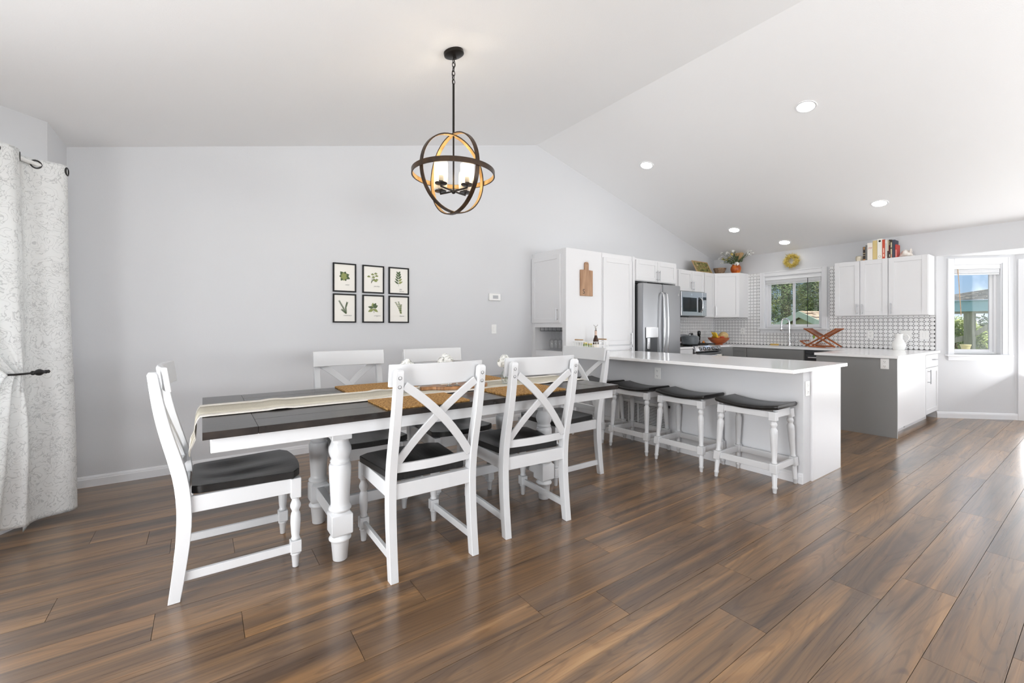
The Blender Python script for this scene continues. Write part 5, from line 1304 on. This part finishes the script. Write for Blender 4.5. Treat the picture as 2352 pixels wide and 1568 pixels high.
# ------------------------------------------------------------------ cookbooks and ornaments on the wall cabinets
UZ = 2.2135
SPN = [('paperback with dark spine and tan bands', (2.206, 2.179), .2, (44, 36, 30), [(.78, .98, (190, 140, 84)), (.0, .1, (180, 130, 76)), (.5, .54, (210, 190, 150)), (.36, .39, (210, 190, 150))]),
       ('thin grey book', (2.177, 2.156), .22, (120, 120, 118), []),
       ('thick white cookbook with red script title', (2.154, 2.094), .248, (238, 232, 222), []),
       ('yellow cloth cookbook', (2.092, 2.042), .272, (214, 192, 132), [(.0, .03, (190, 168, 104))]),
       ('tall white cookbook with a dark oval emblem', (2.039, 1.986), .287, (240, 238, 228), []),
       ('red cookbook with pale lettering', (1.984, 1.954), .27, (198, 78, 54), [(.3, .55, (236, 190, 170)), (.1, .25, (240, 200, 180))]),
       ('white book with grey lettering', (1.952, 1.93), .263, (228, 226, 220), [(.12, .8, (196, 200, 198))]),
       ('slim cream book', (1.928, 1.914), .255, (214, 200, 176), [(.0, .4, (70, 50, 44))]),
       ('black and maroon book', (1.912, 1.894), .258, (42, 34, 32), [(.3, .65, (84, 30, 32)), (.7, .95, (150, 140, 110)), (.06, .2, (214, 206, 190))]),
       ('narrow patterned book', (1.892, 1.876), .256, (196, 182, 150), [(.5, .56, (40, 34, 30)), (.0, .2, (196, 96, 84)), (.85, 1, (54, 44, 36))]),
       ('dark blue hardback', (1.873, 1.846), .25, (64, 68, 84), []),
       ('small red booklet at the shell end of the row', (1.842, 1.824), .18, (190, 62, 54), [(.05, .6, (226, 180, 170))])]
for i, (lb, (ya, yb), h, colr, bands) in enumerate(SPN):
    mat(f'book_cover_{i}', colr, .6); dx = .17 if i != 11 else .15; xf = 7.885
    t = thing('cookbook', f'{lb}, on the wall cabinets', 'book', (xf + dx / 2, (ya + yb) / 2, UZ), group='cookbooks on the wall cabinets')
    b = MB(t); b.box(xf, xf + .004, yb, ya, UZ, UZ + h).box(xf + .004, xf + dx, yb, yb + .0022, UZ, UZ + h).box(xf + .004, xf + dx, ya - .0022, ya, UZ, UZ + h); b.build('cover', f'book_cover_{i}', t, smooth=0)
    MB(t).box(xf + .0045, xf + dx - .005, yb + .0025, ya - .0025, UZ + .003, UZ + h - .004).build('pages', 'paper', t, smooth=0)
    for k, (q0, q1, c_) in enumerate(bands):
        mat(f'book_band_{i}_{k}', c_, .6); ins = .0 if q1 - q0 < .12 or c_[0] < 100 else (ya - yb) * .28
        MB(t).box(xf - .0006, xf, yb + ins, ya - ins, UZ + h * q0, UZ + h * q1).build('spine_print', f'book_band_{i}_{k}', t, smooth=0)
    if i == 2:
        mat('script_red', (196, 62, 50), .6); mtx = Matrix.Translation(Vector((xf - .0006, ya - .01, UZ + .165)) - Vector(t.location)) @ Matrix.Rotation(R(-90), 4, 'Z') @ Matrix.Rotation(R(90), 4, 'X'); textmesh('joy', .036, 'script_red', 'title', t, mtx, shear=.2, ext=.0002)
    if i == 4:
        for zz_, m_ in ((.255, 'wax_dark'), (.035, 'ink_grey')):
            b = MB(t); pts = [(xf - .0006, (ya + yb) / 2 + .014 * math.cos(a), UZ + zz_ + .014 * math.sin(a)) for a in [2 * math.pi * q / 20 for q in range(20)]]
            if zz_ > .1: b.add([(x, y, z) for x, y, z in pts], [tuple(range(20))])
            else: b.tube(pts, .0016, 5, True)
            b.build('emblem', m_, t)
b = one('stone_bookend', 'pale rough stone bookend at the left of the cookbooks', 'stone', (7.95, 2.255, UZ))
rd = random.Random(5); b.lathe([(.0001, 0), (.05, 0), (.056, .03), (.05, .065), (.035, .078), (.0001, .08)], (7.95, 2.26, UZ), 9); b.v = [Vector((p.x + rd.uniform(-.006, .006), p.y + rd.uniform(-.006, .006), p.z + (rd.uniform(-.006, .006) if p.z > .01 else 0))) for p in b.v]; b.done('stone_pale', smooth=40)
t = thing('conch_shell', 'white spiky conch shell at the right of the cookbooks', 'shell', (7.96, 1.75, UZ))
b = MB(t); n = 26
for k in range(n):                                       # body whorl swept as an opening spiral
    pass
secs = []
for k in range(30):
    q = k / 29; r = .006 + .05 * math.sin(math.pi * min(1, q * 1.1)) ** .8 * (1 - .35 * q); cx_ = 1.815 - .16 * q; z_ = UZ + .004 + r + .0 * q
    secs.append([(7.96 + r * math.cos(a) * 1.05, cx_, z_ + r * math.sin(a) * (1 + .08 * math.sin(5 * a + 9 * q))) for a in [2 * math.pi * j / 14 for j in range(14)]])
b.sweep(secs).build('body', 'shell_white', t, smooth=60)
b = MB(t)
for k, a in enumerate((-60, -30, 0, 30, 60, 95)):
    d = Vector((math.sin(R(a)) * .9, -.25, math.cos(R(a)))).normalized(); p = Vector((7.96, 1.705, UZ + .045)) + d * .03; b.lathe([(.013, 0), (.008, .02), (.0008, .042)], p, 8, d)
b.build('spikes', 'shell_white', t, smooth=60)
# painting, dough bowl, orange vase on the corner
t = thing('painting', 'small landscape painting leaning on the wall above the microwave', 'painting', (7.42, 4.47, 2.2155))
o = Vector((7.17, 4.4, 2.2165)); u = Vector((1, .0, 0)); up = Vector((0, .5, 1)).normalized() ; nn = up.cross(u).normalized() * -1
nn = Vector((0, -up.z, up.y)); P = lambda a, b_, c: o + u * a + up * b_ + nn * c
def slab(b, a0, a1, b0, b1, c0, c1):
    v = [P(a, q, c) for a in (a0, a1) for q in (b0, b1) for c in (c0, c1)]; b.add(v, [(0, 1, 3, 2), (4, 6, 7, 5), (0, 4, 5, 1), (2, 3, 7, 6), (0, 2, 6, 4), (1, 5, 7, 3)]); return b
b = MB(t)
for q in ((0, .018, 0, .245), (.482, .5, 0, .245), (.018, .482, 0, .018), (.018, .482, .227, .245)): slab(b, *q, 0, .016)
b.build('frame', 'handle_wood', t, bevel=.002, smooth=0); slab(MB(t), .018, .482, .018, .227, .002, .009).build('canvas', 'painting_print', t, smooth=0)
t = thing('dough_bowl', 'rustic brown footed bowl beside the orange vase', 'bowl', (7.86, 4.34, 2.2155))
MB(t).lathe([(.0001, 0), (.06, 0), (.062, .012), (.085, .04), (.108, .095), (.112, .115), (.104, .115), (.08, .05), (.0001, .035)], (7.86, 4.36, 2.2155), 26).build('bowl', 'bowl_rustic', t, smooth=50)
vx, vy, vz = 7.97, 4.115, 2.2155
t = thing('flower_vase', 'orange pottery vase with dried flowers on the corner cabinet', 'vase', (vx, vy, vz))
MB(t).lathe([(.0001, 0), (.055, 0), (.06, .006), (.082, .045), (.09, .085), (.084, .125), (.062, .15), (.062, .158), (.068, .165), (.06, .165), (.054, .152), (.0001, .14)], (vx, vy, vz), 30).build('pot', 'vase_orange', t, smooth=60)
rd = random.Random(9); st = MB(t); lf = MB(t); wf = MB(t); yf = MB(t); wh = MB(t)
top = Vector((vx, vy, vz + .15))
def spray(d, ln): 
    d = Vector(d).normalized(); p = spline([top - Vector((0, 0, .05)), top + Vector((0, 0, .03)) + d * .04, top + d * ln], 6); st.tube(p, .002, 4); return p[-1], d
for _ in range(26):
    e, d = spray((rd.uniform(-.7, .2), rd.uniform(-.9, 1.0), rd.uniform(.3, 1)), rd.uniform(.12, .23))
    for k in range(5):
        q = e - d * rd.uniform(0, .1); x = d.orthogonal().normalized(); x.rotate(Matrix.Rotation(rd.uniform(0, 6), 3, d)); y = d.cross(x)
        lf.add([q, q + x * .012 + d * .02, q + d * .05 + x * .01, q - x * .004 + d * .03], [(0, 1, 2, 3)])
for _ in range(9):
    e, d = spray((rd.uniform(-.6, .2), rd.uniform(.4, 1.6), rd.uniform(.35, .9)), rd.uniform(.25, .36)); bloom(wf, e, .022, 9, rd.random(), .008)
for _ in range(6):
    e, d = spray((rd.uniform(-.4, .2), rd.uniform(-1.6, -.8), rd.uniform(.7, 1)), rd.uniform(.3, .4)); bloom(wf, e, .025, 10, rd.random(), .009)
for _ in range(7):
    e, d = spray((rd.uniform(-.6, .1), rd.uniform(-.1, .9), rd.uniform(.5, 1)), rd.uniform(.18, .26)); bloom(yf, e, .018, 12, rd.random(), .012)
for _ in range(3):
    e, d = spray((-.3, rd.uniform(.0, .6), 1), .27); bloom(wh, e, .03, 14, rd.random(), .02)
bloom(wh, top + Vector((-.055, -.045, .02)), .036, 60, 3, .016)
st.build('stem', 'stem_green', t); lf.build('leaves', 'leaf_dark', t, smooth=0); wf.build('sprays', 'petal_white', t, smooth=0); yf.build('yellow_flowers', 'straw_yellow', t, smooth=0); wh.build('white_flowers', 'petal_white', t, smooth=0)
b = MB(t); fan = [top + Vector((.02, -.02, 0))]
for k in range(13): fan.append(top + Vector((.05 + .004 * (k % 2), .07 - .016 * k, .27 + .012 * math.sin(k) - .0015 * (k - 6) ** 2)))
b.add(fan + [p + Vector((.004, 0, 0)) for p in fan], [(0, k, k + 1) for k in range(1, 13)] + [(14, 15 + k, 14 + k) for k in range(1, 13)]); b.build('dried_fan', 'wheat', t, smooth=0)
# wreath
t = thing('wreath', 'small yellow dried-flower wreath above the kitchen window', 'wreath', (SX - .04, 3.265, 2.36))
b = MB(t); C = Vector((SX - .035, 3.265, 2.365)); rd = random.Random(2)
b.tube([C + Vector((0, .08 * math.cos(a), .08 * math.sin(a))) for a in [2 * math.pi * q / 24 for q in range(24)]], .009, 8, True); b.build('ring', 'straw_yellow', t)
b = MB(t)
for _ in range(1100):
    a = rd.uniform(0, 2 * math.pi); e = Vector((0, math.cos(a), math.sin(a))); p = C + e * rd.uniform(.06, .1) + Vector((rd.uniform(-.02, .02), rd.uniform(-.015, .015), rd.uniform(-.015, .015)))
    d = (e * rd.uniform(-.5, 1) + Vector((rd.uniform(-.9, .1), rd.uniform(-.6, .6), rd.uniform(-.6, .6)))).normalized(); x = d.orthogonal().normalized() * .0065
    q = p + d * rd.uniform(.02, .068); q.x = min(q.x, SX - .002); p.x = min(p.x, SX - .002); b.add([p - x, p + x, q], [(0, 1, 2)])
b.build('sprigs', 'straw_yellow', t, smooth=0)

# ------------------------------------------------------------------ raised blinds
def blind(fr, w, z1, lb, wand, nsl=7):
    O = Vector(fr[0]); t = thing('window_blind', lb, 'blind', (O.x, O.y, z1 - .15))
    MB(t).fbox(fr, .014, w - .014, z1 - .072, z1 - .013, -.055, -.004).build('valance', 'blind_white', t, bevel=.003)
    for k in range(nsl): MB(t).fbox(fr, .02, w - .02, z1 - .082 - k * .0078, z1 - .0765 - k * .0078, -.052, -.008).build('slat', 'blind_white', t, smooth=0)
    zb_ = z1 - .082 - nsl * .0078; MB(t).fbox(fr, .02, w - .02, zb_ - .012, zb_ + .002, -.05, -.01).build('bottom_rail', 'blind_white', t, bevel=.002)
    u, n = Vector(fr[1]), Vector(fr[2]); p = O + u * wand[0] + n * -.006; q = O + u * wand[1] + n * .004
    MB(t).cyl((p.x, p.y, z1 - .075), (q.x, q.y, wand[2]), .0042, n=8).build('wand', wand[3], t)
    return t
blind(W1, .89, 2.135, 'white blind raised at the top of the sink window', (.68, .68, 1.24, 'slot_dark'))
blind(W2, .565, 2.1, 'white blind raised at the top of the nook window', (.06, .09, 1.4, 'handle_wood'))

# ------------------------------------------------------------------ outside the windows
b = one('lawn', 'green lawn outside the windows', 'lawn', (20, 3, -.6)); b.box(9.6, 60, -25, 40, -.7, -.6); o = b.done('grass', smooth=0); del o['category']; o['kind'] = 'structure'
def foliage(b, c, rad, n, size, seed):
    rd = random.Random(seed); c = Vector(c)
    for _ in range(n):
        d = Vector((rd.gauss(0, 1), rd.gauss(0, 1), rd.gauss(0, 1))).normalized(); q = rd.uniform(.55, 1) ** .6
        p = c + Vector((d.x * rad[0], d.y * rad[1], d.z * rad[2])) * q
        x = Vector((rd.gauss(0, 1), rd.gauss(0, 1), rd.gauss(0, .6))).normalized(); y = x.orthogonal().normalized(); s = size * rd.uniform(.6, 1.4)
        b.add([p, p + x * s + y * s * .4, p + x * s * 2, p + x * s - y * s * .4], [(0, 1, 2, 3)])
def tree(x, y, h, r, m, lb, seed, conifer=False):
    t = thing('tree', lb, 'tree', (x, y, -.6), group='trees behind the shed')
    MB(t).lathe([(.22, 0), (.16, h * .4), (.06, h * .9)], (x, y, -.6), 10).build('trunk', 'bark', t)
    b = MB(t); rd = random.Random(seed)
    if conifer:
        for k in range(9): foliage(b, (x, y, -.6 + h * (.12 + .1 * k)), (r * (1 - k / 10), r * (1 - k / 10), h * .07), 3400, .042, seed + k)
    else:
        for k in range(9): foliage(b, (x + rd.uniform(-.6, .6) * r, y + rd.uniform(-.6, .6) * r, -.6 + h * rd.uniform(.22, .9)), (r * .55, r * .55, h * .2), 3800, .045, seed + k)
    b.build('crown', m, t, smooth=0)
tree(20.6, 10.4, 7.0, 1.7, 'foliage_a', 'pale olive leafy tree seen at the left of the sink window', 1)
tree(24.2, 10.0, 8.5, 1.7, 'foliage_b', 'dark conifer in the middle of the sink window view', 2, True)
tree(21.8, 6.9, 5.2, 1.4, 'foliage_a', 'yellow-green tree above the shed roof', 3)
tree(27.5, 7.6, 9, 2.2, 'foliage_b', 'tall dark tree at the back right of the shed', 4, True)
tree(29.5, 12.0, 9, 2.2, 'foliage_b', 'tall dark conifer at the back left of the shed', 5, True)
tree(25.0, 13.6, 7, 1.9, 'foliage_a', 'leafy tree farthest left beyond the shed', 6)
# shed
sx, sy = 16.0, 6.16
t = thing('garden_shed', 'pale green garden shed with shingled gable roof', 'shed', (sx, sy, -.6))
ang = Vector((.9, -.43, 0)).normalized(); sd = Vector((.43, .9, 0)).normalized()      # ridge direction, side direction
pk, ev, hw, ln = 1.68, .72, 2.35, 4.2; P0 = Vector((sx, sy, 0))
S = lambda a, s_, z: P0 + ang * a + sd * s_ + Vector((0, 0, z))
b = MB(t); b.add([S(a, s_, z) for a in (0.25, ln) for s_, z in ((-hw + .2, -.6), (hw - .2, -.6), (hw - .2, ev + .02), (0, pk - .08), (-hw + .2, ev + .02))], [(0, 1, 2, 3, 4), (9, 8, 7, 6, 5)] + [(i, (i + 1) % 5, 5 + (i + 1) % 5, 5 + i) for i in range(5)]); b.build('wall', 'shed_green', t, smooth=0)
for s_ in (-1, 1):
    b = MB(t); b.add([S(a, q, z + dz) for a in (0, ln + .2) for q, z in ((0, pk), (s_ * hw, ev)) for dz in (0, .06)], [(0, 1, 3, 2), (4, 6, 7, 5), (0, 4, 5, 1), (2, 3, 7, 6), (0, 2, 6, 4), (1, 5, 7, 3)]); rf = b.build('roof', 'shingle', t, smooth=0)
    nrow = 14; rl = math.hypot(hw, pk - ev)
    for k in range(nrow):
        for j in range(8):
            q0, q1 = k / nrow, (k + 1.15) / nrow; a0 = (ln + .2) * (j + (.5 if k % 2 else 0)) / 8; a1 = min(a0 + (ln + .2) / 8 - .01, ln + .2)
            if k > 8 and s_ > 0 or a1 - a0 < .02: continue
            b = MB(t); b.add([S(a, s_ * hw * q, pk + (ev - pk) * q + .062 + l) for a in (a0, a1) for q, l in ((q0, .002), (min(q1, 1.02), .02)) for l in (l, l + .012)], [(0, 1, 3, 2), (4, 6, 7, 5), (0, 4, 5, 1), (2, 3, 7, 6), (0, 2, 6, 4), (1, 5, 7, 3)]); b.build('shingle', 'shingle', rf, smooth=0)
    b = MB(t); b.add([S(a, q, z + dz) for a in (-.04, 0) for q, z in ((0, pk), (s_ * hw, ev)) for dz in (-.13, .07)], [(0, 1, 3, 2), (4, 6, 7, 5), (0, 4, 5, 1), (2, 3, 7, 6), (0, 2, 6, 4), (1, 5, 7, 3)]); b.build('rake_board', 'shed_trim', t, smooth=0)
# patio cover outside the nook window
qx = 11.3
t = thing('patio_cover', 'shingled patio roof with teal fascia and wooden posts outside the nook', 'patio cover', (qx, 1.3, -.6))
MB(t).box(qx, qx + .05, -.6, 2.7, 1.52, 1.72).build('fascia', 'fascia_teal', t, bevel=.004)
MB(t).box(qx + .05, qx + .12, -.6, 2.7, 1.48, 1.56).build('beam', 'post_wood', t)
for y in (1.62, 2.6, .2): MB(t).box(qx + .06, qx + .2, y - .07, y + .07, -.6, 1.52).build('post', 'post_wood', t, bevel=.005)
for y, s_ in ((1.62, 1), (1.62, -1)):
    MB(t).sweep([[(x, a, b_ - .05), (x, a, b_ + .05)] + [(x + .05, a, b_ + .05), (x + .05, a, b_ - .05)] for x, a, b_ in ((qx + .1, y, 1.05), (qx + .1, y + s_ * .5, 1.48 if s_ < 0 else .9))]).build('brace', 'post_wood', t)
for k in range(9):
    x0, z0 = qx - .06 + k * .16, 1.725 + k * .014
    for j in range(11):
        y0 = -.6 + j * .29 + (.14 if k % 2 else 0)
        # roof climbs towards the right-hand end as well (hip)
        hgt = lambda y: max(0, (2.3 - y)) * .2
        b = MB(t); b.add([(x, y, z + hgt(y) * (k * .1) + d) for x, z in ((x0, z0), (x0 + .19, z0 + .02)) for y in (y0, y0 + .28) for d in (0, .014)], [(0, 1, 3, 2), (4, 6, 7, 5), (0, 4, 5, 1), (2, 3, 7, 6), (0, 2, 6, 4), (1, 5, 7, 3)]); b.build('shingle', 'shingle_dark', t, smooth=0)
for i, (x, y, rr, z, lb) in enumerate(((13.0, 2.05, .5, .9, 'bright leafy bush behind the patio post'), (13.5, .95, .55, 1.1, 'bright leafy bush at the right of the nook window view'), (14.9, 1.9, .7, .6, 'dark hedge below the patio bushes'))):
    t = thing('bush', lb, 'bush', (x, y, -.6)); b = MB(t); foliage(b, (x, y, z), (rr, rr, .55 if i < 2 else .9), 4200, .035, 40 + i); b.build('leaves', ('foliage_c', 'foliage_c', 'foliage_b')[i], t, smooth=0); MB(t).cyl((x, y, -.6), (x, y, z), .05, .03, 8).build('stem', 'bark', t)
t = thing('wooden_fence', 'weathered board fence behind the patio bushes', 'fence', (16, 2, -.6))
for k in range(26): MB(t).box(16, 16.02, -.8 + k * .15, -.665 + k * .15, -.6, 1.25).build('board', 'post_wood', t, smooth=0)

t = thing('patio_table', 'pale wooden table outside the nook window', 'table', (10.3, 1.75, -.6))
for k in range(5): MB(t).box(9.9 + k * .15, 10.04 + k * .15, 1.1, 2.4, .82, .85).build('table_board', 'deck_wood', t, bevel=.003)
for x in (9.95, 10.6):
    for y in (1.15, 2.35): MB(t).box(x - .03, x + .03, y - .03, y + .03, -.6, .82).build('leg', 'deck_wood', t)
b = one('planter', 'pale yellow plant pot on the table outside the nook window', 'pot', (10.25, 1.5, .85)); b.lathe([(.0001, 0), (.045, 0), (.065, .085), (.07, .085), (.07, .1), (.06, .1), (.0001, .08)], (10.25, 1.5, .85), 20); b.done('planter_yellow', smooth=40)
